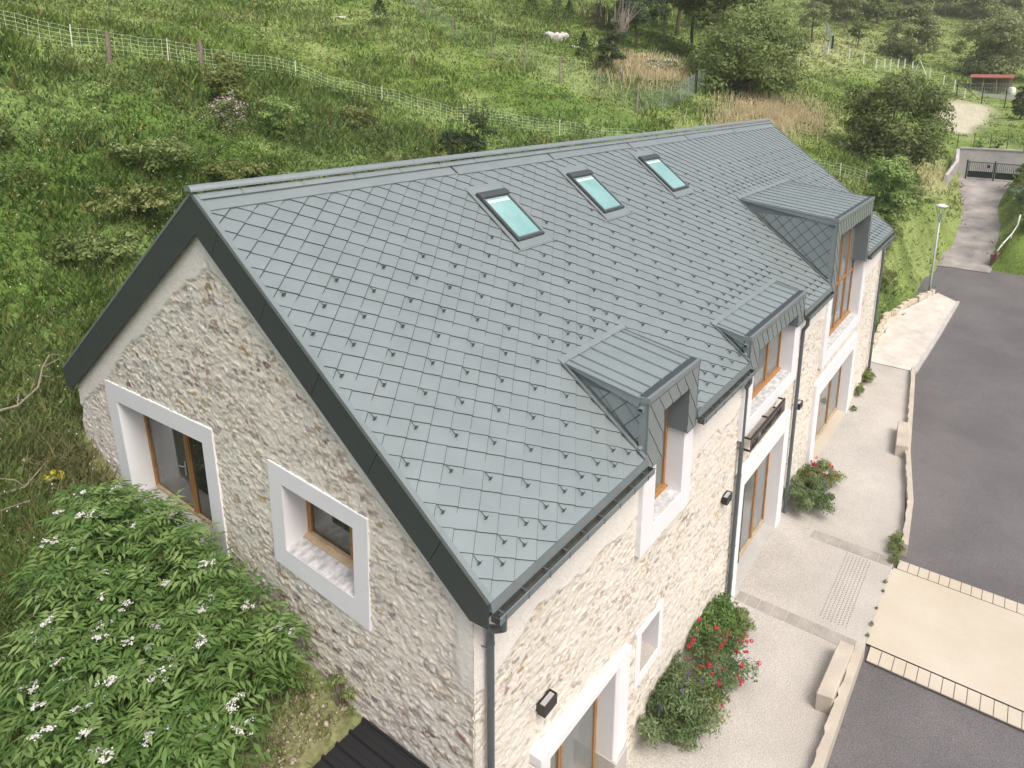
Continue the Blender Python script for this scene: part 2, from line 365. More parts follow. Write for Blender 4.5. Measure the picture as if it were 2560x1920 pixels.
def clip(poly, ax, lim, sign):
    out = []
    for i in range(len(poly)):
        p = poly[i]; q = poly[(i+1) % len(poly)]
        dp = (p[ax]-lim)*sign; dq = (q[ax]-lim)*sign
        if dp >= 0: out.append(p)
        if (dp > 0) != (dq > 0) and dp != dq:
            t = dp/(dp-dq); out.append(tuple(p[k]+(q[k]-p[k])*t for k in range(3)))
    return out
def clipline(poly, n, c0):
    out = []
    for i in range(len(poly)):
        p = poly[i]; q = poly[(i+1) % len(poly)]
        dp = n[0]*p[0]+n[1]*p[1]-c0; dq = n[0]*q[0]+n[1]*q[1]-c0
        if dp >= 0: out.append(p)
        if (dp > 0) != (dq > 0) and dp != dq:
            t = dp/(dp-dq); out.append(tuple(p[k]+(q[k]-p[k])*t for k in range(3)))
    return out
def tiles(mb, place, de, ds, x0, s0, xa, xb, sa, sb, lip, lines=(), jit=.004, rnd=None, line=.015, both=False):
    """overlapping diamond tiles, clipped to a rectangle and to half planes n.p>=c"""
    for j in range(int((sa-s0)/(ds/2))-2, int((sb-s0)/(ds/2))+3):
        for i in range(int((xa-x0)/de)-2, int((xb-x0)/de)+3):
            cx = x0+de*(i+(.5 if j % 2 else 0)); st = s0+j*ds/2      # bottom tip
            if cx < xa-de or cx > xb+de or st < sa-ds*1.1 or st > sb+.1: continue
            e = rnd.uniform(-jit, jit) if rnd else 0
            P = [(cx, st, lip+e), (cx+de/2, st+ds/2, lip*.52+e*.5), (cx, st+ds, .0), (cx-de/2, st+ds/2, lip*.52+e*.5)]
            P = clip(P, 0, xa, 1); P = clip(P, 0, xb, -1) if P else P
            P = clip(P, 1, sa, 1) if P else P; P = clip(P, 1, sb, -1) if P else P
            for n, c0 in lines: P = clipline(P, n, c0) if P else P
            if len(P) < 3: continue
            top = [place(*p) for p in P]; n = len(top)
            mb.m = 0; mb.add(top, [list(range(n))])
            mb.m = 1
            for k in range(n):                              # folded lower edges, coloured dark for the shade under them
                a, b = P[k], P[(k+1) % n]; mx = (a[0]+b[0])/2; my = (a[1]+b[1])/2
                if abs(a[0]-b[0]) < 1e-5 or abs(a[1]-b[1]) < 1e-5: continue
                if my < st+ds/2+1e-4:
                    if (both or b[1] > a[1]+1e-6) and line:            # lower right edge: flat dark strip painted as the fold's shadow
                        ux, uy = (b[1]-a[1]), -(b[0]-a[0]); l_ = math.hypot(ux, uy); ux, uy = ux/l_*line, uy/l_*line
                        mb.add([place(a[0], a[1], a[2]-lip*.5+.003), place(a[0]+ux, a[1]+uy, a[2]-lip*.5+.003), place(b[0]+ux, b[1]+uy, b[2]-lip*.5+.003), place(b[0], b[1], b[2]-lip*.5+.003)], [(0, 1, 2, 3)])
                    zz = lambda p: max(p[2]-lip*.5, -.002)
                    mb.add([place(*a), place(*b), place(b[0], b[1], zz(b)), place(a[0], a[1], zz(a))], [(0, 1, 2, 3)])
rnd = random.Random(4)
w = MB(); pl_ = lambda x, s, o: rp(x, s, o+.004)
xc = .05
for xa, xb, sd in DORM+[(L_-.05, L_-.05, 0)]:
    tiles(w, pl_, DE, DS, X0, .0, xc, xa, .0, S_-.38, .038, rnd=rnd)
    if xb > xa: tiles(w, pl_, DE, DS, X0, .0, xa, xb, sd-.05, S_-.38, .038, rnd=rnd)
    xc = xb
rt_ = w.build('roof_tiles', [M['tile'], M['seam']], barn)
w = MB(); w.add([(.03, 2*W_, .02), (L_-.03, 2*W_, .02), (L_-.03, W_, H_+.02), (.03, W_, H_+.02)], [(0, 1, 2, 3)])
w.build('back_slope', M['tile'], barn)
# ridge flashing in lengths, and the round cap
w = MB(); e = [0, 5.9, 9.75, 14.2, 18.6, 23.5, L_]
for i in range(6):
    lo = S_-.415-(.03 if i % 2 else 0)
    w.prism([rp(e[i]+.06, lo, .05), rp(e[i]+.06, S_-.05, .028), rp(e[i]+.06, S_-.05, .0), rp(e[i]+.06, lo, .0)], (e[i+1]-e[i]-.07, 0, 0))
w.prism([rp(.05, S_-.17, .075), rp(.05, S_-.03, .075), rp(.05, S_-.03, .04), rp(.05, S_-.17, .04)], (L_-.1, 0, 0))
w.build('ridge_flashing', M['tile'], barn)
w = MB(); n = 10
arc = [(W_+.11*math.cos(math.pi*k/n), H_+.075+.1*math.sin(math.pi*k/n)) for k in range(n+1)]
for x0, x1 in ((-.06, 4.85), (4.85, 9.8), (9.8, 14.7), (14.7, 19.6), (19.6, 24.4), (24.4, L_+.05)):
    w.prism([(x0, y, z) for y, z in arc], (x1-x0-.006, 0, 0))
for k in range(24):
    for s_, o_ in ((S_-.07, .095), (S_-.14, .08)):
        p = rp(.8+k*1.2, s_, o_); w.box(p.x-.012, p.x+.012, p.y-.012, p.y+.012, p.z-.02, p.z+.008)
w.build('ridge_cap', M['tile'], barn)
# barge boards with panel joints, verge trim
def barge(sx, sgn):
    """sgn +1 front half, -1 back half of the gable at x=sx"""
    Y = lambda y: y if sgn > 0 else 2*W_-y
    w = MB(); lo = -.635; top = .05
    T = lambda y: TAN*y+top
    B = lambda y: TAN*y+lo
    cuts = [0., .78]+[.78+(W_-.78)*k/4.6 for k in range(1, 5)]+[W_]
    for i in range(len(cuts)-1):
        a, b = cuts[i]+(.004 if i else 0), cuts[i+1]-.004
        k = .44                                            # joints are square to the board
        la = max(a+k*.62, .0) if i else a; lb = b+k*.62 if i < len(cuts)-2 else W_-.002
        if i == 0: poly = [(a, T(a)), (b, T(b)), (min(lb, W_-.002), B(min(lb, W_-.002))), (.321, B(.321)), (.006, -.378)]
        elif i == len(cuts)-2: poly = [(a, T(a)), (W_-.002, T(W_)), (W_-.002, B(W_)), (min(la, W_-.01), B(min(la, W_-.01)))]
        else: poly = [(a, T(a)), (b, T(b)), (lb, B(lb)), (la, B(la))]
        w.prism([(sx-.012, Y(y), z) for y, z in poly], (.024, 0, 0))
    w.prism([(sx+.013, Y(y), z) for y, z in [(.01, T(0)-.02), (W_, T(W_)-.02), (W_, B(W_)+.01), (.34, B(.34)+.01), (.03, -.36)]], (.012, 0, 0))
    return w
for sgn in (1, -1):
    barge(0, sgn).build('barge_board', M['dark'], barn); barge(L_, sgn).build('barge_board', M['dark'], barn)
for xa, xb in ((-.018, .075), (L_-.075, L_+.02)):
    w = MB()
    for i in range(6):
        a, b = S_*i/6, S_*(i+1)/6; dz = .0035*(i % 2)
        w.prism([rp(xa, a, .07+dz), rp(xb, a, .055+dz), rp(xb, a, .0), rp(xa, a, .0)], rp(0, b-a+.004)-rp(0, 0))
    w.build('verge_trim', M['tile'], barn)
w = MB()
w.prism([(-.018, 2*W_+.02, -.01), (.075, 2*W_+.02, -.01), (.075, 2*W_+.02, .05), (-.018, 2*W_+.02, .05)], (0, -W_-.02, H_+.03))
w.build('verge_trim', M['tile'], barn)

# ---- eaves gutters
def gutter(x0, x1):
    w = MB()
    w.prism([(x0, .02, .035), (x0, -.004, .012), (x0, -.045, -.14), (x0, .02, -.14)], (x1-x0, 0, 0))      # eave flashing
    gt = w.build('gutter', M['eave'], barn)
    w = MB(); zb, zt = -.265, -.165
    w.box(x0, x1, -.031, -.022, zb, zt+.04); w.box(x0, x1, -.155, -.022, zb, zb+.008); w.box(x0, x1, -.163, -.155, zb, zt)
    w.box(x0-.004, x0, -.163, -.02, zb, zt); w.box(x1, x1+.004, -.163, -.02, zb, zt)
    w.tube([(x0-.005, -.162, zt), (x1+.005, -.162, zt)], .011, 8)
    w.build('trough', M['trough'], gt)
    w = MB(); w.box(x0, x1, -.166, -.163, zb, zt); w.tube([(x0-.005, -.162, zt+.004), (x1+.005, -.162, zt+.004)], .013, 8); w.build('gutter_lip', M['eave'], gt)
    k = x0+.12
    while k < x1: w = MB(); w.box(k-.013, k+.013, -.172, -.164, zb-.006, zt+.014); w.box(k-.012, k+.012, -.165, -.02, zt-.004, zt+.004); k += .5; w.build('bracket', M['pipe'], gt)
    return gt
for a, b in ((.03, 4.4), (6.62, 9.74), (14.42, 17.64), (23.42, L_-.03)): gutter(a, b)
def downpipe(x, y, gx, gz=-.26):
    w = MB(); r = .056
    w.tube([(gx, -.09, gz+.03), (gx, -.09, gz-.1), (gx+(x-gx)*.12, -.08, gz-.2), (gx+(x-gx)*.5, (y-.09)/2, gz-.34), (x-(x-gx)*.1, y-.01, gz-.46), (x, y, gz-.56), (x, y, gz-.75)], r, 14)
    w.tube([(x, y, gz-.7), (x, y, ZG+.01)], r, 14)
    for z in (gz-.72, gz-2.9, -5.2, -6.45):
        w.tube([(x, y, z-.025), (x, y, z+.025)], r+.006, 14); w.bar((x-.05, y, z-.03), (x-.09, yfront(x)+.02, z-.03), .012, .012)
    w.tube([(x, y, -6.2), (x, y, -6.08)], r+.006, 14)
    return w.build('downpipe', M['pipe'], barn, smooth=True)
downpipe(.33, .25, .18); downpipe(9.93, .085, 9.6); downpipe(14.88, .085, 14.6); downpipe(27.83, .085, 28.6)
for o in list(COL.objects):
    if o.name.startswith('downpipe'):
        md = o.modifiers.new('edges', 'EDGE_SPLIT'); md.split_angle = R_(50)

# ---- windows and doors
def framework(x0, x1, z0, z1, y, muls, tran=(), fw_=.075, d=.07, lower=None, leafgap=False):
    """timber frame in the plane y: outer bars, mullions at muls, transoms at tran"""
    w = MB()
    w.box(x0, x0+fw_, y, y+d, z0, z1); w.box(x1-fw_, x1, y, y+d, z0, z1)
    w.box(x0+fw_, x1-fw_, y, y+d, z1-fw_, z1)
    w.m = 1 if lower else 0
    w.box(x0+fw_, x1-fw_, y-.01, y+d, z0, z0+fw_*1.4); w.m = 0
    for mx in muls:
        w.box(mx-.075, mx-.006, y-.006, y+d, z0+fw_*1.4, z1-fw_); w.box(mx+.006, mx+.06, y-.006, y+d, z0+fw_*1.4, z1-fw_)
    for tz in tran: w.box(x0+fw_, x1-fw_, y-.004, y+d, tz-.05, tz+.05)
    return w
def ring(P, I, y0, y1, sill=True):
    """surround between outer rectangle P and inner I (x0,x1,z0,z1), from y0 back to y1"""
    w = MB()
    w.box(P[0], I[0], y0, y1, P[2], P[3]); w.box(I[1], P[1], y0, y1, P[2], P[3])
    if P[3] > I[3]: w.box(I[0]-.001, I[1]+.001, y0+.002, y1, I[3], P[3]-.002)
    if I[2] > P[2]: w.box(I[0]-.001, I[1]+.001, y0+.002, y1, P[2]+.002, I[2])
    return w
YR = .5
def facade_window(P, I, y0, muls, name='window', glass='glass', tran=(), top=None, z1=None, sillmat='sill', pale=False, frm=.075):
    s = ring(P, (I[0], I[1], P[2] if name == 'door' else I[2], I[3]), y0, YR+.12)
    s.build('window_surround' if name == 'window' else 'door_surround', M['render'], barn, bevel=.008)
    zt = z1 if z1 is not None else I[3]
    fr = framework(I[0], I[1], I[2], zt, YR-.04, muls, tran, lower=pale, fw_=frm).build(name, [M['wood'], M['woodpale']], barn)
    xs = [I[0]+frm]+list(muls)+[I[1]-frm]
    for k in range(len(xs)-1):
        g = MB(); g.box(xs[k]+.01, xs[k+1]-.01, YR-.005, YR+.005, I[2]+.05, zt-.05)
        g.build('pane', M[glass if isinstance(glass, str) else glass[k]], fr)
    if sillmat:
        g = MB(); g.prism([(I[0]+.003, y0+.012, I[2]+.004), (I[0]+.003, YR-.05, I[2]+.05), (I[0]+.003, YR-.05, I[2]+.003), (I[0]+.003, y0+.012, I[2]+.002)], (I[1]-I[0]-.006, 0, 0))
        g.build('sill', M[sillmat], fr)
        if name == 'window':
            g = MB(); g.prism([(I[0]+.003, YR-.12, I[2]+.062), (I[0]+.003, YR-.05, I[2]+.085), (I[0]+.003, YR-.05, I[2]+.04), (I[0]+.003, YR-.12, I[2]+.04)], (I[1]-I[0]-.006, 0, 0))
            g.build('weather_bar', M['wood'], fr)
    return fr
facade_window((4.48, 6.7, -2.17, -.2), (4.98, 6.24, -1.71, -.2), .08, (5.5,), z1=.72)
facade_window((9.86, 14.52, -2.2, -.2), (10.42, 13.96, -1.79, -.2), .08, (11.6, 12.75), z1=.1)
facade_window((17.9, 24.0, -3.08, -.2), (18.45, 23.42, -2.62, -.2), .08, (19.7, 20.95, 22.2), tran=(-.72,), z1=1.68)
fd = facade_window((10.03, 14.4, ZG, -3.2), (10.42, 13.9, ZG+.1, -3.7), .08, (11.6, 12.75), name='door', glass=('glassdark', 'glass', 'glass'), sillmat=None, pale=True)  # first pane's dark glass stands for a hedge reflected in it
w = MB(); w.box(10.05, 14.2, .1, YR, ZG-.05, ZG+.035); w.build('threshold', M['conc2'], fd)
w = MB(); w.tube([(11.35, .36, ZG+.25), (11.35, .36, ZG+2.6)], .02, 8); w.bar((11.35, .36, ZG+.5), (11.35, YR, ZG+.5), .02, .02); w.bar((11.35, .36, ZG+2.4), (11.35, YR, ZG+2.4), .02, .02)
w.tube([(10.55, .33, ZG+.02), (10.55, .33, ZG+3.1)], .018, 8); w.build('handle', M['black'], fd, smooth=True)
ff = facade_window((17.5, 23.95, ZG, -3.55), (18.1, 23.42, ZG+.1, -4.1), .08, (19.9, 21.65), name='door', sillmat=None, pale=True, frm=.06)
w = MB(); w.box(17.6, 23.75, .1, YR, ZG-.05, ZG+.03); w.build('threshold', M['cream'], ff)
# near door with a stone jamb on a plinth, and thin lintel
yn = .11
w = MB()
w.prism([(3.9, yn+.06, -4.2), (3.96, yn, -4.2), (4.3, yn-.02, -4.05), (4.34, yn+.5, -4.05), (3.9, yn+.5, -4.2)], (0, 0, -2.2))
w.box(1.36, 1.66, yn-.0, yn+.5, ZG, -4.1)
w.prism([(1.36, yn-.03, -4.06), (4.33, yn-.03, -4.14), (4.33, yn-.03, -3.99), (1.36, yn-.03, -3.86)], (0, .52, 0))
w.build('door_surround', M['render'], barn, bevel=.01)
w = MB(); w.box(3.88, 4.36, yn-.03, yn+.5, ZG, -6.39); w.build('plinth', M['conc2'], barn, bevel=.02)
fn = framework(1.66, 3.9, ZG+.1, -4.14, .55, (2.62,), fw_=.085).build('door', [M['wood'], M['woodpale']], barn)
for a, b in ((1.74, 2.6), (2.66, 3.82)):
    g = MB(); g.box(a, b, .58, .59, ZG+.15, -4.2); g.build('pane', M['glass'], fn)
w = MB(); w.box(1.4, 3.9, .2, .62, ZG-.05, ZG+.06); w.build('threshold', M['cream'], fn)
# small window beside it
w = ring((4.72, 5.92, -5.42, -4.08), (4.93, 5.74, -5.2, -4.24), .17, .75); w.build('window_surround', M['render'], barn, bevel=.008)
fs = framework(4.93, 5.74, -5.2, -4.24, .6, (5.33,), fw_=.06).build('window', [M['wood'], M['woodpale']], barn)
g = MB(); g.box(4.98, 5.69, .63, .64, -5.15, -4.29); g.build('pane', M['glass'], fs)
g = MB(); g.box(4.935, 5.735, .19, .58, -5.199, -5.185); g.build('sill', M['gravel'], fs)

# gable openings, a little out of square like the wall
def gquad(P, x0, x1, I):
    w = MB()
    for i in range(4):
        a, b = P[i], P[(i+1) % 4]; c_, d_ = I[(i+1) % 4], I[i]
        w.prism([(x0, *a), (x0, *b), (x0, *c_), (x0, *d_)], (x1-x0, 0, 0))
    return w
gquad(DOOR_G, GX-.035, GX+.55, DOOR_GI).build('door_surround', M['render'], barn)
gquad(WIN_G, GX-.035, GX+.55, WIN_GI).build('window_surround', M['render'], barn)
def gframe(I, x, muls, name, lower, panes, fw_=.085):
    """I: TL TR BR BL in (y,z); muls: fractions from the left"""
    def q(u, v):
        a = [I[0][k]+(I[1][k]-I[0][k])*u for k in (0, 1)]; b = [I[3][k]+(I[2][k]-I[3][k])*u for k in (0, 1)]
        return (a[0]+(b[0]-a[0])*v, a[1]+(b[1]-a[1])*v)
    wd = abs(I[0][0]-I[1][0]); ht = I[0][1]-I[3][1]; fu = fw_/wd; fv = fw_/ht
    w = MB()
    def cell(u0, u1, v0, v1, x0, x1, mb): mb.prism([(x0, *q(u0, v0)), (x0, *q(u1, v0)), (x0, *q(u1, v1)), (x0, *q(u0, v1))], (x1-x0, 0, 0))
    cell(0, fu, 0, 1, x, x+.08, w); cell(1-fu, 1, 0, 1, x, x+.08, w); cell(fu, 1-fu, 0, fv, x, x+.08, w)
    w.m = 1; cell(fu, 1-fu, 1-fv*1.3, 1, x-.02, x+.08, w); w.m = 0
    for m_ in muls: cell(m_-fu*.8, m_-fu*.05, fv, 1-fv*1.3, x-.01, x+.08, w); cell(m_+fu*.05, m_+fu*.8, fv, 1-fv*1.3, x-.006, x+.08, w)
    fr = w.build(name, [M['wood'], M['woodpale'] if lower else M['wood']], barn)
    us = [fu]+list(muls)+[1-fu]
    for k in range(len(us)-1):
        g = MB(); cell(us[k]+.01, us[k+1]-.01, fv*.6, 1-fv*.8, x+.035, x+.045, g); g.build('pane', M[panes[k]], fr)
    return fr, q
gd, q_ = gframe(DOOR_GI, GX+.42, (.52,), 'door', True, ('glassmid', 'glassdark'))
w = MB(); w.prism([(GX-.02, *p) for p in (DOOR_GI[2], DOOR_GI[3], (DOOR_GI[3][0], DOOR_GI[3][1]+.05), (DOOR_GI[2][0], DOOR_GI[2][1]+.05))], (.45, 0, 0)); w.build('threshold', M['conc2'], gd)
w = MB(); hy, hz = q_(.47, .52); w.tube([(GX+.42, hy, hz), (GX+.36, hy, hz), (GX+.355, hy+.12, hz-.01)], .012, 8); w.box(GX+.405, GX+.418, hy-.02, hy+.02, hz-.22, hz+.1); w.build('handle', M['galv'], gd)
gw, q_ = gframe(WIN_GI, GX+.4, (.7,), 'window', True, ('glassdark', 'glassdark'), fw_=.1)
w = MB(); a, b = WIN_GI[2], WIN_GI[3]
w.prism([(GX-.03, a[0]+.002, a[1]+.004), (GX+.4, a[0]+.002, a[1]+.06), (GX+.4, b[0]-.002, b[1]+.06), (GX-.03, b[0]-.002, b[1]+.004)], (0, 0, -.02)); w.build('sill', M['sill'], gw)
w = MB(); w.prism([(GX+.3, a[0]+.003, a[1]+.07), (GX+.4, a[0]+.003, a[1]+.11), (GX+.4, b[0]-.003, b[1]+.11), (GX+.3, b[0]-.003, b[1]+.07)], (0, 0, -.04)); w.build('weather_bar', M['woodpale'], gw)
M['guard'] = pm('guard_metal', (.11, .125, .125), .5)
# ---- dormers
def dormer(x0, x1, zt, ss, i0, i1, iz, zb, nseam, strip_over=.1, clad=.36):
    """front face x0..x1, top zt; roof meets the slope at s=ss; opening i0..i1 up to iz; feet down to zb"""
    yf = .02; d = .03
    w = MB()
    w.box(x0, i0, yf+.006, yf+.2, zb, zt-.02); w.box(i1, x1, yf+.006, yf+.2, zb, zt-.02); w.box(i0, i1, yf+.006, yf+.2, iz, zt-.02)
    w.box(i0-.012, i0, yf-.004, .52, zb, iz); w.box(i1, i1+.012, yf-.004, .52, zb, iz); dm = w.build('dormer', M['dark'], barn)
    w = MB(); w.box(i1-.002, i1+.012, yf-.008, .53, zb-.002, iz+.002); w.box(i0-.012, i0+.002, yf-.008, .53, zb-.002, iz+.002); w.box(i0-.01, i1+.01, yf-.006, .52, iz, iz+.012)
    w.build('reveal', M['eave'], dm)
    # cladding of the face: slanting shingles round the opening
    w = MB()
    place = lambda x, z, o: Vector((x, yf-o*.8, z))
    for (a, b, c_, e) in ((x0, i0, zb, iz), (i1, x1, zb, iz), (x0, x1, iz, zt-.1)):
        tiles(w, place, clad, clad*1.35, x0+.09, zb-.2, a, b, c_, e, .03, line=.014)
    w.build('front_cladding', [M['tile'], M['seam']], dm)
    for xx, e0, e1 in ((x0, x0-.01, i0), (x1, i1, x1+.01)):
        w = MB(); w.box(xx-.012, xx+.012, yf-.02, yf+.03, zb, zt-.06); w.box(e0, e1, yf-.022, yf+.02, zb-.015, zb)
        w.build('corner_trim', M['eave'], dm)
    # roof plane from the front gutter back to the slope
    pb = rp(0, ss, .03); ya, za = yf+.17, zt-.035
    kx = lambda x, t, o=0.: Vector((x, ya+(pb.y-ya)*t, za+(pb.z-za)*t+o))
    w = MB(); w.prism([kx(x0-.03, 0), kx(x1+.03, 0), kx(x1+.03, 1), kx(x0-.03, 1)], (0, 0, -.05))
    for k in range(nseam):
        x = x0+.02+(x1-x0-.04)*k/(nseam-1)
        if k in (0, nseam-1): x += .1 if k == 0 else -.1
        w.bar(kx(x, 0, .016), kx(x, .88, .016), .02, .045); w.bar(kx(x, .88, .016), rp(x, ss+.06, .03), .02, .045)
    w.build('roof', M['seamroof'], dm)
    for x, q in ((x0-.045, -1), (x1+.045, 1)):
        w = MB()
        w.prism([kx(x, -.02, .02), kx(x, 1.0, .0), kx(x, .86, -.05), kx(x, 0, -.17)], (-q*.02, 0, 0))
        w.bar(kx(x, -.02, .02), kx(x, 1., .02), .035, .012)
        w.build('roof_edge', M['tile'], dm)
    w = MB()                                               # flashing strip at the top and valley strips down the sides
    w.prism([rp(x0-strip_over, ss-.0, .062), rp(x0-strip_over, ss+.125, .062), rp(x0-strip_over, ss+.125, .03), rp(x0-strip_over, ss, .03)], (x1-x0+2*strip_over, 0, 0))
    w.build('top_flashing', M['tile'], dm)
    for x, q in ((x0-.02, -1), (x1+.02, 1)):
        w = MB()
        w.prism([rp(x, .05, .03), rp(x, ss, .03), rp(x+q*.02, ss, .05), rp(x+q*.1, ss-.02, .05), rp(x+q*.1, .02, .06), rp(x+q*.02, .02, .05)], (0, 0, .012))
        w.bar(rp(x+q*.1, .0, .055), rp(x+q*.1, ss+.05, .055), .014, .03)
        w.box(min(x, x+q*.11), max(x, x+q*.11), -.02, .03, -.14, .05)
        w.build('flashing', M['eave'], dm)
    # cheeks with diamond shingles
    for x, q in ((x0, -1), (x1, 1)):
        w = MB(); w.prism([(x, yf+.02, .0), (x, yf+.02, zt-.08), (x, pb.y, pb.z-.03)], (-q*.04, 0, 0))
        ck = w.build('cheek', M['eave'], dm)
        w = MB(); pl = lambda y, z, o, x=x, q=q: Vector((x+q*(.004+o*.7), y, z))
        sl = (za-.14-pb.z)/(ya-pb.y)
        L1 = (np.array((-sl, 1.)), 0)                      # below the edge board
        lines = [((sl, -1.), sl*ya-(za-.15)), ((-TAN, 1.), .13)]
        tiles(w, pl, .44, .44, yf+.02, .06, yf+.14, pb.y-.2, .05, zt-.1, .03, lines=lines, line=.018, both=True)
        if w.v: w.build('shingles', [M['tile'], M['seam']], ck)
        w = MB(); w.box(x+q*.005 if q > 0 else x-.02, x+.02 if q > 0 else x-.005, yf+.02, yf+.15, .08, zt-.12); w.build('corner_panel', M['tile'], ck)
    # box gutter behind a front board
    w = MB(); w.box(x0-.02, x1+.02, yf-.03, yf-.012, zt-.11, zt+.0); w.box(x0-.02, x1+.02, yf-.036, yf+.03, zt-.01, zt+.006)
    w.box(x0-.03, x0-.012, yf-.03, yf+.2, zt-.11, zt+.0); w.box(x1+.012, x1+.03, yf-.03, yf+.2, zt-.11, zt+.0)
    w.box(x0-.02, x1+.02, yf-.03, yf+.2, zt-.12, zt-.1)
    gt = w.build('gutter', M['tile'], dm)
    w = MB(); w.box(x0-.005, x1+.005, yf+.03, yf+.17, zt-.099, zt-.09); w.box(x0-.005, x1+.005, yf+.165, yf+.175, zt-.1, zt-.04); w.build('trough', M['seam'], gt)
    w = MB(); z = zt-.2                                    # overflow spout and drain stub on the near cheek
    for a, b, c_, e in ((-.045, -.04, z-.05, z+.02), (.04, .045, z-.05, z+.02), (-.045, .045, z+.015, z+.022), (-.045, .045, z-.052, z-.047)):
        w.box(x0-.13, x0-.005, yf+.09+a, yf+.09+b, c_, e)
    w.build('spout', M['tile'], gt)
    w = MB(); zz = .17
    w.tube([(x0-.005, yf+.1, zz), (x0-.09, yf+.1, zz), (x0-.1, yf+.1, zz-.005)], .045, 12); w.tube([(x0-.08, yf+.1, zz), (x0-.105, yf+.1, zz)], .036, 12)
    w.m = 1; w.tube([(x0-.1, yf+.1, zz), (x0-.107, yf+.1, zz)], .037, 12)
    w.build('drain_stub', [M['tile'], M['seam']], gt)
dormer(4.38, 6.58, 1.15, 2.25, 5.04, 6.18, .66, -.3, 6, .12)
dormer(9.76, 14.4, .63, 1.18, 10.42, 13.86, .06, -.32, 10, .12)
dormer(17.68, 23.42, 2.25, 4.22, 18.2, 23.15, 1.62, -.3, 11, .1)

# ---- skylights
def skylight(xa, xb, sa, sb):
    w = MB(); P = lambda x, s, o: rp(x, s, o)
    def slab(x0, x1, s0, s1, o0, o1):
        w.prism([P(x0, s0, o0), P(x0, s1, o0), P(x0, s1, o1), P(x0, s0, o1)], (x1-x0, 0, 0))
    f = .075
    slab(xa, xa+f, sa, sb, .02, .115); slab(xb-f, xb, sa, sb, .02, .115); slab(xa+f, xb-f, sa, sa+.1, .02, .11)
    slab(xa+f, xb-f, sb-.06, sb, .02, .11)
    sk = w.build('skylight', M['dark'], barn, bevel=.008)
    w = MB(); slab(xa+.05, xb-.05, sa+.04, sa+.085, .112, .128); slab(xa+.02, xa+.06, sa+.05, sb-.05, .113, .124); slab(xb-.06, xb-.02, sa+.05, sb-.05, .113, .124); w.build('trim', M['pipe'], sk)
    w = MB(); w.prism([P(xa-.025, sb-.05, .03), P(xa-.025, sb-.05, .15), P(xa-.025, sb+.03, .17), P(xa-.025, sb+.15, .13), P(xa-.025, sb+.16, .03)], (xb-xa+.05, 0, 0)); w.build('hood', M['dark'], sk, bevel=.01)
    w = MB(); slab(xa+f, xb-f, sa+.1, sb-.06, .06, .092); w.build('pane', M['skyglass'], sk)
    w = MB(); slab(xa+f+.04, xb-f-.05, sb-.2, sb-.13, .0925, .098); w.build('blind', M['white'], sk)
    w = MB(); slab(xa-.12, xb+.12, sb+.1, sb+.42, .02, .052); slab(xa-.1, xb+.1, sa-.2, sa, .02, .06)
    for x, q in ((xa-.02, -1), (xb+.02, 1)):
        w.prism([P(x, sa-.2, .045), P(x, sb+.2, .045), P(x+q*.11, sb+.2, .05), P(x+q*.11, sa-.2, .05)], (0, -.003, .012)); w.bar(P(x+q*.11, sa-.22, .055), P(x+q*.11, sb+.3, .055), .014, .02)
    slab(xa-.3, xb+.26, sa-.235, sa-.2, .02, .05)
    w.build('flashing', M['tile'], sk)
skylight(5.87, 6.83, 5.1, 6.46); skylight(9.65, 10.68, 5.18, 6.56); skylight(13.92, 15.05, 5.24, 6.7)

# ---- snow guards: a strap with a bent upright plate
def guard_mesh():
    w = MB()
    w.box(-.0025, .0025, .0, .15, .002, .02)               # local x along eave, y up the slope, z off the roof
    w.add([(-.045, .0, .0), (0, -.02, .0), (.045, .0, .0), (.04, .012, .085), (0, -.008, .085), (-.04, .012, .085)], [(0, 1, 4, 5), (1, 2, 3, 4)])
    w.add([(-.045, .004, .0), (0, -.016, .0), (.045, .004, .0), (.04, .016, .085), (0, -.004, .085), (-.04, .016, .085)], [(5, 4, 1, 0), (4, 3, 2, 1)])
    w.add([(-.012, .0, .01), (.012, .0, .01), (.0, .07, .012), (0, .0, .06)], [(0, 2, 3), (1, 3, 2)])
    return w
spots = []
def clear(x, s):
    for xa, xb, sb_ in ((4.2, 6.75, 2.42), (9.55, 14.6, 1.36), (17.5, 23.6, 4.4)):
        if xa < x < xb and s < sb_: return False
    for xa, xb, a, b in ((5.6, 7.1, 4.85, 7), (9.4, 10.95, 4.9, 7), (13.65, 15.3, 5, 7.2)):
        if xa < x < xb and a < s < b: return False
    return .12 < x < L_-.15
for j in range(1, 30):
    for k in range(-2, 118):
        x = X0+DE/2*k; s = DS/2*j+.05
        if (j+k) % 2 == 0: continue
        near_d1 = 4.3 < x < 6.9 and 12 <= j <= 13; near_d2 = 9.6 < x < 14.9 and 7 <= j <= 8; near_d3 = 17.4 < x < 23.9 and 22 <= j <= 23
        ok = j <= 2 or near_d1 or near_d2 or near_d3 or (j % 2 == 0 and (j+k) % 4 == 1 and j <= (26 if x < 9 else 28))
        if ok and clear(x, s): spots.append((x, s))
spots.sort(key=lambda t: (rp(*t)-CAM).length)
gm = guard_mesh(); g0 = gm.build('snow_guard', M['guard'], None); gme = g0.data; bpy.data.objects.remove(g0)
B3 = Matrix((Vector((1, 0, 0)), Vector((0, W_/S_, H_/S_)), Vector((0, -H_/S_, W_/S_)))).transposed().to_4x4()
rest = MB()
for n, (x, s) in enumerate(spots):
    p = rp(x+.02*rnd.uniform(-1, 1), s, .036); mt = B3.copy() @ Matrix.Scale(.85, 4); mt.translation = p
    if n < 100:
        o = bpy.data.objects.new('snow_guard', gme); COL.objects.link(o); adopt(o, barn); o.matrix_basis = mt
    else: rest.add([mt @ Vector(v) for v in gm.v], gm.f)
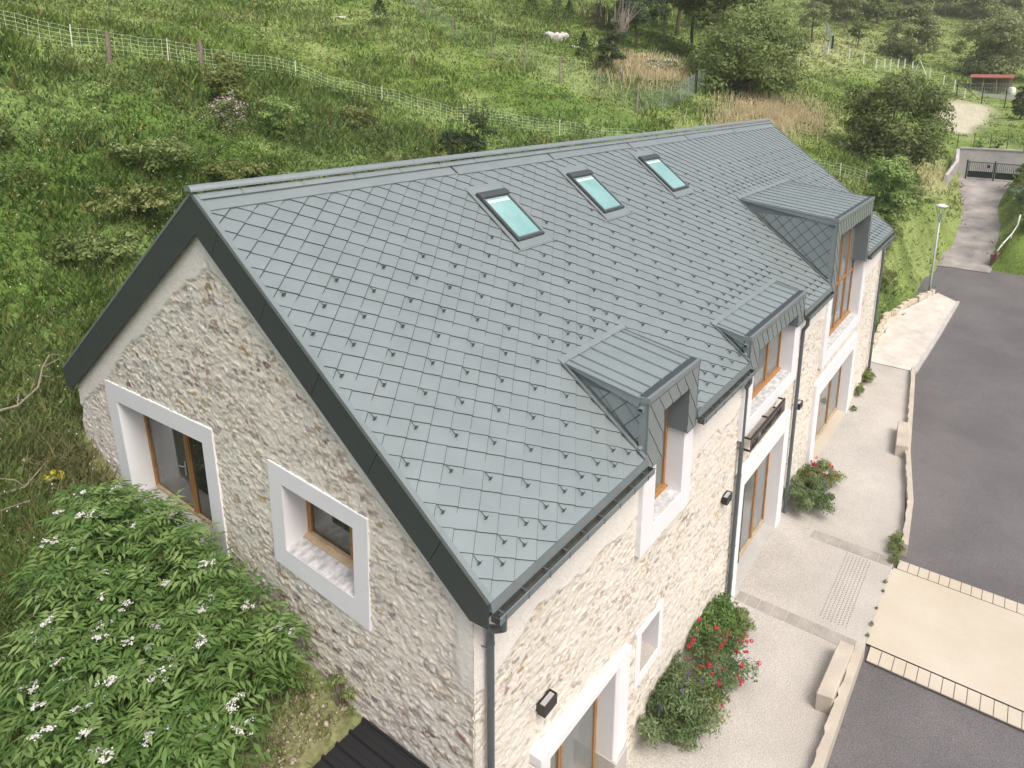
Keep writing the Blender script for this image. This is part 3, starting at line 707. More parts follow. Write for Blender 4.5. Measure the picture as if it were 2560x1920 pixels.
tag(rest.build('snow_guards', M['guard'], barn), kind='stuff')

# ------------------------------------------------------------------ wall lamps and the sign
def lamp(x, z, label):
    y = yfront(x)-.02; d = .15; l = .17; h = .2
    t = thing('wall_lamp', (x, y, z), label, 'wall lamp', 'box lamps on the front wall')
    w = MB(); w.box(x-l, x+l, y-d, y-d+.012, z-h/2, z+h/2); w.box(x-l, x-l+.012, y-d+.012, y, z-h/2, z+h/2); w.box(x+l-.012, x+l, y-d+.012, y, z-h/2, z+h/2)
    w.box(x-l+.012, x+l-.012, y-.014, y, z-h/2, z+h/2); w.box(x-l-.0, x+l, y, y+.05, z-h/3, z+h/3)
    w.build('housing', M['black'], t)
    w = MB(); w.box(x-l+.03, x+l-.03, y-d+.03, y-.03, z-h/2+.01, z+h/2-.012); w.build('lens', M['lens'], t)
lamp(1.68, -3.12, 'dark box lamp on the stone wall above the door nearest the barn corner')
lamp(9.2, -3.42, 'dark box lamp left of the main door, beside a grey downpipe')
lamp(15.38, -3.4, 'dark box lamp to the right of the name sign and its downpipe')

sg = thing('name_sign', (11.4, .02, -2.5), 'long dark metal name plate reading La grange à Goby above the main door', 'sign')
sx0, sx1, sz0, sz1, sy = 10.02, 12.85, -2.5, -2.12, -.12
w = MB(); w.box(sx0, sx1, sy, sy+.018, sz0, sz1); w.box(sx0, sx1, sy, sy+.05, sz1-.012, sz1); w.build('plate', pm('sign_metal', (.1, .092, .09), .55, .4, var=(.12, .108, .106), vs=5), sg)
for x, z in ((sx0+.03, sz1-.03), ((sx0+sx1)/2, sz1-.02), (sx1-.03, sz1-.03), (sx0+.03, sz0+.02), (sx1-.03, sz0+.02)):
    w = MB(); w.box(x-.02, x+.02, sy+.018, YW, z-.02, z+.02); w.build('arm', M['black'], sg)
def lettering(txt, size, x, z, mat, shear=.25, sp=1.):
    cu = bpy.data.curves.new('letters', 'FONT'); cu.body = txt; cu.size = size; cu.extrude = .004; cu.shear = shear; cu.space_character = sp; cu.offset = .004
    o = bpy.data.objects.new('letters', cu); COL.objects.link(o)
    o.matrix_world = Matrix.Translation((x, sy-.005, z)) @ Matrix.Rotation(R_(90), 4, 'X')
    bpy.context.view_layer.update()
    me = bpy.data.meshes.new_from_object(o.evaluated_get(bpy.context.evaluated_depsgraph_get())); me.transform(o.matrix_world); me.materials.clear(); me.materials.append(mat)
    bpy.data.objects.remove(o)
    q = bpy.data.objects.new('lettering', me); COL.objects.link(q); adopt(q, sg)
ink = pm('sign_ink', (.008, .008, .009), .5)
lettering('La grange à Goby', .235, sx0+.78, sz0+.13, ink, .3, 1.02)
w = MB()                                                    # little barn emblem and plants
for a, b in (((.14, .07), (.14, .2)), ((.14, .2), (.25, .3)), ((.25, .3), (.36, .2)), ((.36, .2), (.36, .07)), ((.14, .07), (.36, .07)), ((.2, .07), (.2, .16)), ((.3, .07), (.3, .16)), ((.2, .16), (.3, .16)),
             ((.42, .07), (.44, .2)), ((.45, .07), (.5, .22)), ((.48, .07), (.56, .17)), ((.06, .07), (.04, .17)), ((.09, .07), (.1, .2))):
    w.bar((sx0+a[0], sy-.004, sz0+a[1]), (sx0+b[0], sy-.004, sz0+b[1]), .008, .014, (0, 0, 1) if abs(a[0]-b[0]) > .02 else (1, 0, 0))
w.build('emblem', ink, sg)
w = MB(); w.prism([(sx0+.62, sy-.006, sz0+.18), (sx0+.66, sy-.006, sz0+.17), (sx0+.69, sy-.006, sz0+.25), (sx0+.64, sy-.006, sz0+.27)], (0, .005, 0)); w.build('emblem', M['cream'], sg)
# ------------------------------------------------------------------ terrain
EX = [(-60, 0), (28, 0), (36, 1.6), (42, 3.0), (50, 4), (70, 5.5), (105, 9), (130, 13.5), (200, 23), (240, 36), (340, 75)]
GXP = [(-60, -7), (28, -7), (36, -6.75), (46, -5.8), (56, -3.9), (66, -1.9), (70, -1.6), (400, -1.6)]
def itp(t, T): return np.interp(t, [a for a, b in T], [b for a, b in T])
CP = np.array([(0,2.6,-3.65),(0,5.5,-3.15),(0,8,-2.7),(0,10.4,-2.3),(.1,12,-1.65),(0,14.5,-.8),(-3,4,-3.5),(-3,8,-2.7),(-7,3,-3.7),(-7,9,-2.5),(-10,16,.3),(1.7,18.1,.8),(6,24,3.6),
(10,36,8.6),(-5,30,6),(20,24,2.8),(30,20,1.0),(15,14,-1.4),(28,13,-2),
(30,.6,-6.9),(33,1,-6.6),(36,1.2,-6.2),(42.4,3,-2.6),(46.7,6.4,.2),(50.7,11,2.6),(57.6,4.3,-.9),(63,3,-1),(66,1.5,-1.2),(72,6,2.0),
(74,0,.7),(74,-5,.7),(74,-12,.7),(82,0,1.6),(93,3.4,3.3),(93,-6,3.0),(110,7,6.3),(113,12,8.9),(108,20,10.4),(126,2,7.2),(126,-10,7.2),(150,0,11),(205,20,22.6),(205,-10,22),(235,10,30),(260,0,42),(158,34,20),(40,60,15),(80,50,17),(0,60,15),(-20,45,12)], float)
def hbase(x, y): return -1.6+.45*(np.minimum(y, 60)-12)+.3*np.maximum(y-60, 0)-.04*np.clip(x, 0, 28)+itp(x, EX)
def _k(d2): return .5*d2*np.log(d2+1e-9)
def _fit():
    X = CP[:, :2]/40; n = len(X); d2 = ((X[:, None]-X[None])**2).sum(-1)
    A = np.zeros((n+3, n+3)); A[:n, :n] = _k(d2)+np.eye(n)*2e-4; A[:n, n] = 1; A[:n, n+1:] = X; A[n, :n] = 1; A[n+1:, :n] = X.T
    b = np.zeros(n+3); b[:n] = CP[:, 2]-hbase(CP[:, 0], CP[:, 1])
    return np.linalg.solve(A, b)
_Wt = _fit()
def hill0(x, y):
    x = np.asarray(x, float); y = np.asarray(y, float); sh = x.shape
    xs = x.ravel()/40; ys = y.ravel()/40; X = CP[:, :2]/40
    r = _Wt[-3]+_Wt[-2]*xs+_Wt[-1]*ys
    for i in range(len(X)): r = r+_Wt[i]*_k((xs-X[i, 0])**2+(ys-X[i, 1])**2)
    dist = np.hypot((xs*40-60)/160, (ys*40-25)/60)
    return hbase(x, y)+(r*np.clip(1.6-dist, 0, 1)).reshape(sh)
def roadz(x): return itp(x, GXP)
YB = [(28.9, .75), (36.5, .75), (38.6, 0.), (44.3, .0), (52.5, -1.), (59.5, -.8), (67, .3), (70, .4)]      # edge between road and slope
YR2 = [(46, -6), (48.4, -3.4), (53.5, -3.75), (60.3, -3.2), (66.6, -3.5), (70, -4.6)]
def ground(x, y):
    """height of the ground anywhere (numpy)"""
    x = np.asarray(x, float); y = np.asarray(y, float)
    z = hill0(x, y)
    bumps = (fbm(x*.45+7, y*.45, 91, 3)-.5)*.5*np.clip((np.hypot(x-8, y-6)-9)/10, .15, 1)
    z = z+bumps
    rz = roadz(x)
    cor = (x > 28.95) & (x < 70.9)
    t = sstep(0, 1.8, y-itp(x, YB))
    z1 = (rz-.12)*(1-t)+np.maximum(z, rz-.1)*t
    isl = np.clip(itp(x, YR2)-y, 0, 3)
    z1 = np.where((x > 48.2) & (y < itp(x, YR2)), rz-.05+1.3*sstep(0, 1.3, isl)+.35*(isl > 0)*sstep(.1, .4, isl), z1)
    return np.where(cor, z1, z)

def axis(parts):
    r = []
    for a, b, s in parts: r += list(np.arange(a, b, s))
    return np.array(r+[parts[-1][1]])
gx_ = axis([(-45, -12, 1.5), (-12, 62, .45), (62, 130, .9), (130, 345, 4)])
gy_ = axis([(-90, -10, 5), (-10, 2.7, .5), (2.7, 45, .45), (45, 70, 1.), (70, 190, 4)])
A, B = np.meshgrid(gx_, gy_); a = A.ravel(); b = B.ravel()
Zg = ground(a, b)
I = np.arange(len(a)).reshape(A.shape)
F = np.stack([I[:-1, :-1], I[:-1, 1:], I[1:, 1:], I[1:, :-1]], -1).reshape(-1, 4)
ca = a[F].mean(1); cb = b[F].mean(1)
kill = ((ca > .5) & (ca < 28.6) & (cb < 11.8)) | ((ca < 28.9) & (cb < 2.7)) | ((ca < 41.5) & (cb < -2)) | ((ca > 41) & (ca < 48) & (cb < -3.8))
F = F[~kill]
def landcol(x, y, z):
    """base colours of the ground by place: meadow, shaded scrub, dry grass, bare patch"""
    n = fbm(x*.22, y*.22, 301, 4); n2 = fbm(x*1.3, y*1.3, 311, 3)
    g1 = np.array((.17, .225, .06)); g2 = np.array((.26, .30, .115)); g3 = np.array((.13, .165, .05))
    c = g1+(g2-g1)*sstep(.35, .65, n)[:, None]; c = c+(g3-c)*(sstep(.5, .7, n2)*.6)[:, None]
    dry = np.array((.5, .44, .27)); earth = np.array((.3, .235, .15))
    dm = np.maximum.reduce([np.exp(-(((x-54)/9)**2+((y-13.5+.0*(x-54))/2.2)**2)), .8*np.exp(-(((x-52)/5)**2+((y-24)/2.5)**2)), .9*np.exp(-(((x-62)/5)**2+((y-2.2)/1.6)**2)), .55*np.exp(-(((x-115)/30)**2+((y-24)/5)**2))])
    c = c+(dry-c)*np.clip(dm*1.2*(.5+n2), 0, .95)[:, None]
    pt = np.maximum(np.exp(-(((x-93)/9)**4+((y-2.8)/2.6)**4)), np.exp(-(((x-84)/5)**4+((y-2.2)/1.2)**4))); c = c+(np.array((.52, .45, .37))-c)*np.clip(pt*1.3, 0, 1)[:, None]
    e = np.exp(-(((x+.2)/1.2)**2+((y-10)/3.6)**2))+1.6*np.exp(-(((x+1.0)/1.3)**2+((y-3.2)/.8)**2))+.6*np.exp(-(((x-33)/4)**2+((y-1)/.6)**2))
    c = c+(earth-c)*np.clip(e*(.4+1.1*n2), 0, .95)[:, None]
    bank = (1-sstep(27, 37, y+.12*x))*(x < 40); c = c*(1-.2*bank)[:, None]*(1+np.array((-.1, .04, -.1))*bank[:, None])
    far = np.clip((x-95)/40, 0, 1)[:, None]; c = c+(np.array((.21, .24, .09))-c)*far*.6
    return c*np.array((.95, 1.04, .95))*(.82+.26*fbm(x*5, y*5, 333, 2))[:, None]
used = np.zeros(len(a), bool); used[F.ravel()] = True; re = np.cumsum(used)-1
hillside = npmesh('hillside', np.stack([a, b, Zg], 1)[used], re[F], colmat('meadow_soil', .95, .1, .35, 9, .6, 12, .05), cols={'c': landcol(a, b, Zg)[used]}, smooth=True)
tag(hillside, 'green hillside meadow rising behind the barn', 'hillside', kind='structure')

def sheet(name, poly, mat, dz, label, cat, zf=None, cuts=1.5):
    """flat-shaded polygon laid on the road profile"""
    bm = bmesh.new(); bm.faces.new([bm.verts.new((x, y, 0)) for x, y in poly])
    xs = np.arange(math.ceil(min(p[0] for p in poly)), max(p[0] for p in poly), cuts)
    for x in xs:
        if x > 27: bmesh.ops.bisect_plane(bm, geom=bm.verts[:]+bm.edges[:]+bm.faces[:], plane_co=(x, 0, 0), plane_no=(1, 0, 0))
    bmesh.ops.triangulate(bm, faces=bm.faces)
    for v in bm.verts: v.co.z = float(roadz(v.co.x))+dz if zf is None else zf(v.co.x, v.co.y)
    bmesh.ops.recalc_face_normals(bm, faces=bm.faces)
    for f in bm.faces:
        if f.normal.z < 0: f.normal_flip()
    me = bpy.data.meshes.new(name); bm.to_mesh(me); bm.free(); me.materials.append(mat)
    o = bpy.data.objects.new(name, me); COL.objects.link(o)
    return tag(o, label, cat, kind='structure')
sheet('road', [(-60, -60), (60, -60), (56, -20), (53, -7), (50, -5.2), (47.5, -3.4), (47.5, 1.2), (40, 1.2), (30, -.3), (26, -1.), (15, -2.8), (15, -3), (-60, -3)], M['asphalt'], -.1, 'grey asphalt road past the barn', 'road')
sheet('subsoil', [(-60, -61), (61, -61), (29.1, 3), (29.1, .5), (29.1, 12), (-60, 12)], M['joint'], -.35, 'ground under the barn and road', 'ground')
M['drive'] = pm('drive_asphalt', (.2, .185, .185), .9, .3, var=(.42, .39, .36), vs=.55, fine=.2, fs=30)
sheet('drive', [(47.4, 1.3), (47.4, -3.6), (53.6, -3.95), (60.3, -3.4), (66.6, -3.6), (69.5, -4.9), (69.5, .6), (67, .5), (59.5, -.6), (52.5, -.8)], M['drive'], -.06, 'patched asphalt drive climbing to the gate', 'drive')
sheet('pavement', [(-60, .6), (-60, -3.1), (10.3, -3.1), (10.3, -3.2), (14.3, -3.25), (15.7, -3.3), (25.3, -2.1), (29.8, -1.6), (29.8, .6)], M['gravel'], 0, 'washed concrete pavement along the barn', 'pavement')
M['up'] = pm('upper_pavement', (.66, .62, .56), .9, .3, var=(.5, .46, .4), vs=1.2, fine=.14, fs=35, bump=.3, bs=50)
sheet('pavement', [(29.81, .9), (29.81, -1.62), (32.5, -1.75), (41.2, -2.3), (42.2, -1.15), (38.6, .1), (36.5, .9)], M['up'], .02, 'pale upper pavement ending in a point at the road', 'pavement')
w = MB()
for p, q in (((10.35, -3.1), (41.2, -2.34)),):
    pts = [(29.8, -1.66), (32.5, -1.82), (36, -2.02), (41.25, -2.37)]
    for i in range(3):
        a_, b_ = pts[i], pts[i+1]; w.bar((*a_, float(roadz(a_[0]))-.03), (*b_, float(roadz(b_[0]))-.03), .14, .18)
tag(w.build('kerb', M['conc2']), 'pale kerb stones edging the upper pavement', 'kerb', kind='structure')
# crossing: cream slab between two bands of pavers; pavers run on over the pavement
sheet('crossing', [(10.72, -3.17), (14.16, -3.2), (14.16, -30), (10.72, -30)], M['cream'], -.03, 'cream concrete crossing over the road', 'crossing')
def band(name, x0, x1, y0, y1, step, zt, mat, label):
    w = MB(); w.m = 0; w.box(x0-.02, x1+.02, y0, y1, zt-.05, zt-.012); w.m = 1
    y = y1; r = random.Random(int(x0*10))
    while y-step > y0:
        st = step*r.uniform(.93, 1.07); w.box(x0, x1, y-st+.012, y-.006, zt-.04, zt+r.uniform(-.002, .002)); y -= st
    return tag(w.build(name, [M['joint'] if zt < -7.02 else M['joint2'], mat]), label, 'paver band', kind='structure')
band('paver_band', 10.18, 10.68, -30, -3.32, .27, -7.035, M['cream'], 'pavers edging the near side of the crossing')
band('paver_band', 14.2, 14.64, -30, -3.36, .27, -7.035, M['cream'], 'pavers edging the far side of the crossing')
band('paver_band', 10.2, 10.62, -3.22, .1, .36, -6.99, M['paver'], 'row of pavers across the pavement before the door')
band('paver_band', 14.1, 14.55, -3.28, .05, .36, -6.99, M['paver'], 'row of pavers across the pavement after the door')
w = MB(); w.box(10.85, 14.05, -2.74, -1.98, -7.02, -6.9975); w.m = 1
for i in range(34):
    for j in range(8):
        x = 10.92+i*.092+(.046 if j % 2 else 0); y = -2.68+j*.092
        w.tube([(x, y, -7.0), (x, y, -6.992)], [.022, .016], 7)
t_ = w.build('tactile_strip', [M['gravel'], pm('stud', (.2, .17, .165), .7)]); tag(t_, 'strip of raised studs on the pavement facing the crossing', 'tactile strip')

# ------------------------------------------------------------------ low walls, benches, retaining walls
def lowwall(name, pts, wd, h, z0, mat, label, cat, rag=0., seed=1):
    """wall along pts, with a slightly ragged inner top edge"""
    r = random.Random(seed); w = MB()
    P = []
    for i in range(len(pts)-1):
        a = Vector((*pts[i], 0)); b = Vector((*pts[i+1], 0)); n = max(1, int((b-a).length/.16)); P += [a+(b-a)*k/n for k in range(n)]
    P.append(Vector((*pts[-1], 0))); n = len(P); v = []
    for i, p in enumerate(P):
        d = (P[min(i+1, n-1)]-P[max(i-1, 0)]).normalized(); q = Vector((-d.y, d.x, 0))
        zz = float(roadz(p.x)) if z0 is None else z0
        e = r.uniform(-rag, rag) if rag else 0; hz = h+r.uniform(-rag, rag)*.3
        v += [(p-q*wd/2)+Vector((0, 0, zz-.25)), (p-q*wd/2)+Vector((0, 0, zz+hz)), (p+q*(wd/2+e))+Vector((0, 0, zz+hz-abs(e)*.4)), (p+q*(wd/2))+Vector((0, 0, zz-.25))]
    f = [(i*4+k, i*4+(k+1) % 4, (i+1)*4+(k+1) % 4, (i+1)*4+k) for i in range(n-1) for k in range(4)]+[(0, 1, 2, 3), ((n-1)*4+3, (n-1)*4+2, (n-1)*4+1, (n-1)*4)]
    w.add(v, f)
    return tag(w.build(name, mat), label, cat)
lowwall('kerb_wall', [(-20, -3.05), (5, -3.1), (10.3, -3.15)], .2, .3, -7, M['concrete'], 'low cream kerb wall below the crossing, running to the photo edge', 'kerb wall', .03, 3)
lowwall('kerb_wall', [(15.0, -3.42), (17.6, -3.2), (21, -2.62), (25.3, -2.12), (29.8, -1.58)], .17, .3, -7, M['concrete'], 'curving low pale kerb wall beyond the crossing', 'kerb wall', .025, 5)
def bench(P, label):
    w = MB(); w.prism([(*p, -7.01) for p in P], (0, 0, .47)); return tag(w.build('stone_bench', M['concrete'], bevel=.02), label, 'stone bench')
bench([(9.88, -2.72), (9.9, -3.06), (8.06, -3.0), (8.0, -2.66)], 'solid cream stone bench block on the near kerb wall beside the crossing')
bench([(23.0, -1.95), (23.1, -2.36), (21.0, -2.62), (20.9, -2.2)], 'solid pale stone bench block on the far kerb wall')

rs = random.Random(9)
def stonerow(name, pts, h, wd, zf, mat, label, cat, sl=(.35, .7)):
    """dry stone wall: courses of odd blocks"""
    w = MB()
    for i in range(len(pts)-1):
        a = Vector((*pts[i], 0)); b = Vector((*pts[i+1], 0)); d = (b-a).normalized(); q = Vector((-d.y, d.x, 0)); t = 0
        while t < (b-a).length:
            l = rs.uniform(*sl); hh = h*rs.uniform(.75, 1.15); c0 = a+d*t; c1 = a+d*min(t+l-.03, (b-a).length); z = zf(c0.x)
            o = q*rs.uniform(-.05, .05)
            v = [c0-q*wd/2+o, c0+q*wd/2+o, c1+q*wd/2+o, c1-q*wd/2+o]
            w.add([p+Vector((rs.uniform(-.03, .03), rs.uniform(-.03, .03), z-.2)) for p in v]+[p*.995+p*.005+Vector((rs.uniform(-.04, .04), rs.uniform(-.04, .04), z+hh*rs.uniform(.9, 1.05))) for p in v],
                  [(3, 2, 1, 0), (4, 5, 6, 7), (0, 1, 5, 4), (1, 2, 6, 5), (2, 3, 7, 6), (3, 0, 4, 7)]); t += l
    return tag(w.build(name, mat, bevel=.03), label, cat)
M['drystone'] = pm('dry_stone', (.5, .42, .3), .9, .2, var=(.62, .57, .48), vs=1.5, fine=.15, fs=20, bump=.4, bs=20)
stonerow('stone_edging', [(30.6, .62), (36.5, .85), (39.2, .15), (41.8, -.9)], .34, .26, lambda x: float(roadz(x)), M['drystone'], 'row of rough ochre stones holding the planted bank', 'stone edging')
M['mossstone'] = pm('mossy_stone', (.12, .1, .075), .9, .2, var=(.2, .17, .13), vs=2, fine=.2, fs=12, bump=.5, bs=15)
stonerow('retaining_wall', [(48.5, -3.62), (51, -4.5), (54.5, -5.9), (58, -8)], .8, .35, lambda x: float(roadz(x)), M['mossstone'], 'dark stone retaining wall at the right edge by the drive', 'retaining wall')

# black metal shed roof against the gable foot
sh = thing('metal_shed', (-1.2, 1, ZG), 'low lean-to shed with black ribbed metal roof at the foot of the gable', 'shed')
w = MB(); w.box(-1.06, .1, -6.0, 2.72, -3.66, -3.6)
k = -1.06
for i in range(5):
    x = -1.0+i*.26
    w.prism([(x, -6.0, -3.6), (x+.07, -6.0, -3.6), (x+.05, -6.0, -3.555), (x+.02, -6.0, -3.555)], (0, 8.73, 0))
    w.box(x+.14, x+.145, -6, 2.72, -3.6, -3.594)
w.prism([(.1, -6, -3.6), (.04, -6, -3.585), (.02, -6, -3.59), (.02, -6, -3.6)], (0, 8.7, 0))
w.build('roof', pm('black_sheet', (.018, .018, .02), .5, .4, fine=.12, fs=200), sh)
w = MB(); w.box(-1.0, .0, -5.9, 2.6, -7.2, -3.67); w.build('wall', M['deadwood'], sh)
w = MB(); w.prism([(-8, 2.75, -7.2), (.12, 2.75, -7.2), (.12, 2.75, -3.72), (-8, 2.75, -3.9)], (0, .25, 0))
tag(w.build('earth_retaining_wall', pm('raw_earth', (.42, .33, .22), .95, .1, var=(.6, .5, .36), vs=5, fine=.25, fs=30, bump=.6, bs=25)), 'pale earth and rubble edge above the black shed roof', 'retaining wall')
# ------------------------------------------------------------------ plants
GREENS = {
 'oak': ((.085, .125, .035), (.155, .205, .065), (.29, .335, .13)),
 'field': ((.105, .155, .042), (.185, .25, .078), (.34, .4, .16)),
 'light': ((.15, .25, .065), (.25, .37, .11), (.42, .52, .22)),
 'hazy': ((.15, .19, .08), (.26, .3, .135), (.39, .42, .22)),  # distance haze mixed into the leaf colours
 'dark': ((.035, .06, .022), (.065, .1, .038), (.13, .17, .065)),
 'bluish': ((.07, .12, .06), (.13, .19, .1), (.24, .31, .18)),
 'olive': ((.11, .145, .035), (.2, .24, .07), (.35, .38, .15)),
 'elder': ((.06, .13, .03), (.13, .235, .06), (.32, .43, .16)),
 'herb': ((.075, .13, .045), (.14, .21, .08), (.3, .36, .2)),
}
LM = {k: leafmat('leaves_'+k, *v) for k, v in GREENS.items()}
def pet(name, c): return leafmat(name, tuple(x*.8 for x in c), c, tuple(min(1, x*1.1) for x in c), .25, .6)
M['petal_white'] = pet('white_petals', (.78, .78, .74)); M['petal_red'] = pet('red_petals', (.62, .05, .09)); M['petal_pink'] = pet('pink_petals', (.78, .62, .68)); M['petal_violet'] = pet('violet_petals', (.16, .1, .3)); M['petal_yellow'] = pet('yellow_leaves', (.6, .5, .05))
M['stem'] = pm('stems', (.12, .13, .05), .8, .2); M['twig'] = pm('grey_twigs', (.28, .24, .2), .9, .1)

def leafquads(P, N, ln, wd, rng, droop=.0, bend=.18, wild=.5):
    """one bent two-quad leaf per point; N: rough outward direction"""
    n = len(P); up_ = N+rng.normal(0, wild, (n, 3)); up_ /= np.linalg.norm(up_, axis=1)[:, None]
    t = rng.normal(0, 1, (n, 3)); t -= up_*(t*up_).sum(1)[:, None]; t /= np.linalg.norm(t, axis=1)[:, None]+1e-9; t[:, 2] -= droop; t /= np.linalg.norm(t, axis=1)[:, None]
    b = np.cross(up_, t)
    ln = np.asarray(ln)*np.ones(n); wd = np.asarray(wd)*np.ones(n)
    v = np.stack([P-t*ln[:, None]*.5, P+b*wd[:, None]*.5-up_*(ln*bend*.3)[:, None], P+t*ln[:, None]*.5-up_*(ln*bend)[:, None], P-b*wd[:, None]*.5-up_*(ln*bend*.3)[:, None]], 1)
    return v.reshape(-1, 3), np.arange(n*4).reshape(n, 4)

def lobes(c, r, n, rng, squash=1.):
    """lobe centres and radii of an uneven crown: c centre, r radii (3)"""
    d = rng.normal(0, 1, (n, 3)); d /= np.linalg.norm(d, axis=1)[:, None]
    k = rng.uniform(.25, .92, n)**.7
    C = np.array(c)+d*k[:, None]*np.array(r)
    R = np.mean(r)*rng.uniform(.2, .42, n)*squash
    return C, R
def crownleaves(C, R, N, size, rng, asp=.55, shell=.55, droop=.1):
    w = R**2/np.sum(R**2); idx = rng.choice(len(C), N, p=w)
    d = rng.normal(0, 1, (N, 3)); d /= np.linalg.norm(d, axis=1)[:, None]; d[:, 2] = np.where(d[:, 2] < -.3, -d[:, 2]*.7, d[:, 2])
    rr = R[idx]*(shell+(1.12-shell)*rng.random(N)**.6); P = C[idx]+d*rr[:, None]*np.array((1, 1, .8))
    s = size*rng.uniform(.6, 1.35, N)
    V, F = leafquads(P, d*1.1+np.array((0, 0, .3)), s, s*asp, rng, droop, wild=.36)
    lobe = rng.random(len(C)); v = np.clip(.5*lobe[idx]+.5*rng.random(N)+rng.normal(0, .08, N), 0, 1)
    return V, F, np.repeat(v, 4)
def limbs(w, base, C, r0, rng, n, top=None):
    """trunk to the crown's middle and branches to lobes"""
    base = Vector(base); cc = Vector(tuple(C.mean(0))) if top is None else Vector(top)
    mid = base.lerp(cc, .5)+Vector((rng.normal(0, .15), rng.normal(0, .15), 0))
    w.tube([base-Vector((0, 0, .3)), base+(mid-base)*.2, mid, cc], [r0*1.25, r0, r0*.75, r0*.4], 8)
    for i in rng.choice(len(C), min(n, len(C)), replace=False):
        e = Vector(tuple(C[i])); s = base.lerp(cc, rng.uniform(.45, .9)); m_ = s.lerp(e, .5)+Vector((0, 0, .12*(e-s).length))
        w.tube([s, m_, e], [r0*.4, r0*.25, r0*.08], 5)
def tree(name, x, y, h, rad, crown_base, label, cat='tree', kind='oak', leaf=.3, N=5000, nl=26, trunk=.2, seed=1, lean=(0, 0), group=None, z=None, nb=8, asp=.55, bark='bark', shell=.55):
    rng = np.random.default_rng(seed); z = float(ground(x, y)) if z is None else z
    rx, ry = rad if hasattr(rad, '__len__') else (rad, rad)
    c = (x+lean[0], y+lean[1], z+(h+crown_base)/2); r = (rx*.85, ry*.85, (h-crown_base)/2*.88)
    C, R = lobes(c, r, nl, rng)
    if crown_base < .7:
        a_ = rng.random(nl//2)*6.283; k_ = rng.uniform(.45, .95, nl//2); q_ = rng.uniform(.08, .3, nl//2)*h
        C = np.concatenate([C, np.stack([c[0]+rx*.85*k_*np.cos(a_), c[1]+ry*.85*k_*np.sin(a_), z+q_], 1)]); R = np.concatenate([R, np.mean(r)*rng.uniform(.22, .36, nl//2)])
    t = thing(name, (x, y, z), label, cat, group)
    V, F, v = crownleaves(C, R, N, leaf, rng, asp, shell)
    npmesh('crown', V, F, LM[kind], t, {'v': v})
    w = MB(); limbs(w, (x, y, z), C, trunk, rng, nb); w.build('trunk', M[bark], t, smooth=True)
    return t, C, R
def bush(name, x, y, h, rad, label, cat='bush', kind='field', leaf=.12, N=2500, nl=18, seed=1, group=None, z=None, asp=.5, stems=True, droop=.1, shell=.5):
    """leafy shrub: one mesh of leaves, with its stems as a part when they show"""
    rng = np.random.default_rng(seed); z = float(ground(x, y)) if z is None else z
    rx, ry = rad if hasattr(rad, '__len__') else (rad, rad)
    C, R = lobes((x, y, z+h*.48), (rx*.85, ry*.85, h*.45), nl, rng, .95)
    V, F, v = crownleaves(C, R, N, leaf, rng, asp, shell, droop)
    V[:, 2] = np.maximum(V[:, 2], z-.1)
    t = thing(name, (x, y, z), label, cat, group)
    npmesh('foliage', V, F, LM[kind], t, {'v': v})
    if stems:
        w = MB()
        for i in range(min(7, len(C))):
            e = Vector(tuple(C[i])); w.tube([(x+rng.normal(0, rx*.1), y+rng.normal(0, ry*.1), z-.1), ((x+e.x)/2, (y+e.y)/2, z+.45*(e.z-z)), tuple(e)], [.03, .02, .008], 5)
        w.build('stems', M['bark'], t)
    return t, C, R
def sprinkle(C, R, N, size, mat, rng, parent, name='flowers', k=1.05, up=.3):
    """small blossoms over the surface of a bush"""
    idx = rng.choice(len(C), N); d = rng.normal(0, 1, (N, 3)); d[:, 2] = np.abs(d[:, 2])*.8+up; d /= np.linalg.norm(d, axis=1)[:, None]
    P = C[idx]+d*(R[idx]*k)[:, None]; s = size*rng.uniform(.6, 1.3, N)
    V, F = leafquads(P, d+np.array((0, 0, .5)), s, s*.9, rng)
    return npmesh(name, V, F, mat, parent, {'v': np.repeat(rng.random(N), 4)})

# ---- trees and tall shrubs, placed where they stand on the slope
tree('broadleaf_tree', 57, 17.4, 7.6, (8.0, 5.6), .2, 'wide dark green tree with branches to the ground, behind the dry grass strip', kind='field', leaf=.3, N=19000, nl=60, trunk=.25, seed=3, nb=14)
tree('broadleaf_tree', 64.5, 22.8, 15, (7.6, 6.5), 3.2, 'tall dark broadleaf tree rising behind the wide low one', kind='oak', leaf=.34, N=15000, nl=46, trunk=.35, seed=4, nb=14)
tree('broadleaf_tree', 70.5, 29, 10.5, (4.2, 4), 2.0, 'bushy dark tree between the pale trunked tree and the tall tree', kind='oak', leaf=.32, N=6000, nl=26, trunk=.22, seed=5)
tree('broadleaf_tree', 67.8, 31.2, 11, (3.6, 3.6), 3.2, 'tree with a thin pale leaning trunk at the wood edge, photo top', kind='bluish', leaf=.3, N=5000, nl=24, trunk=.16, seed=6, bark='deadwood')
tree('broadleaf_tree', 59.5, 30.2, 7.6, (3.4, 3.2), 1.0, 'blue green young tree above the bare twiggy shrub', kind='bluish', leaf=.26, N=6000, nl=26, trunk=.15, seed=7)
tree('broadleaf_tree', 64, 34.5, 9.5, (3.6, 3.4), 1.5, 'dark tree at the wood edge with a tall pale stem beside it', kind='oak', leaf=.3, N=5500, nl=24, trunk=.2, seed=8)
tree('broadleaf_tree', 77, 34, 13, (5.5, 5), 2.5, 'large dark tree at the photo top behind the pale trunk', kind='oak', leaf=.36, N=7000, nl=30, trunk=.3, seed=9)
tree('broadleaf_tree', 87, 33, 12, (5.5, 5), 3, 'dark tree at the photo top right of the tall tree', kind='oak', leaf=.38, N=6000, nl=28, trunk=.3, seed=10)
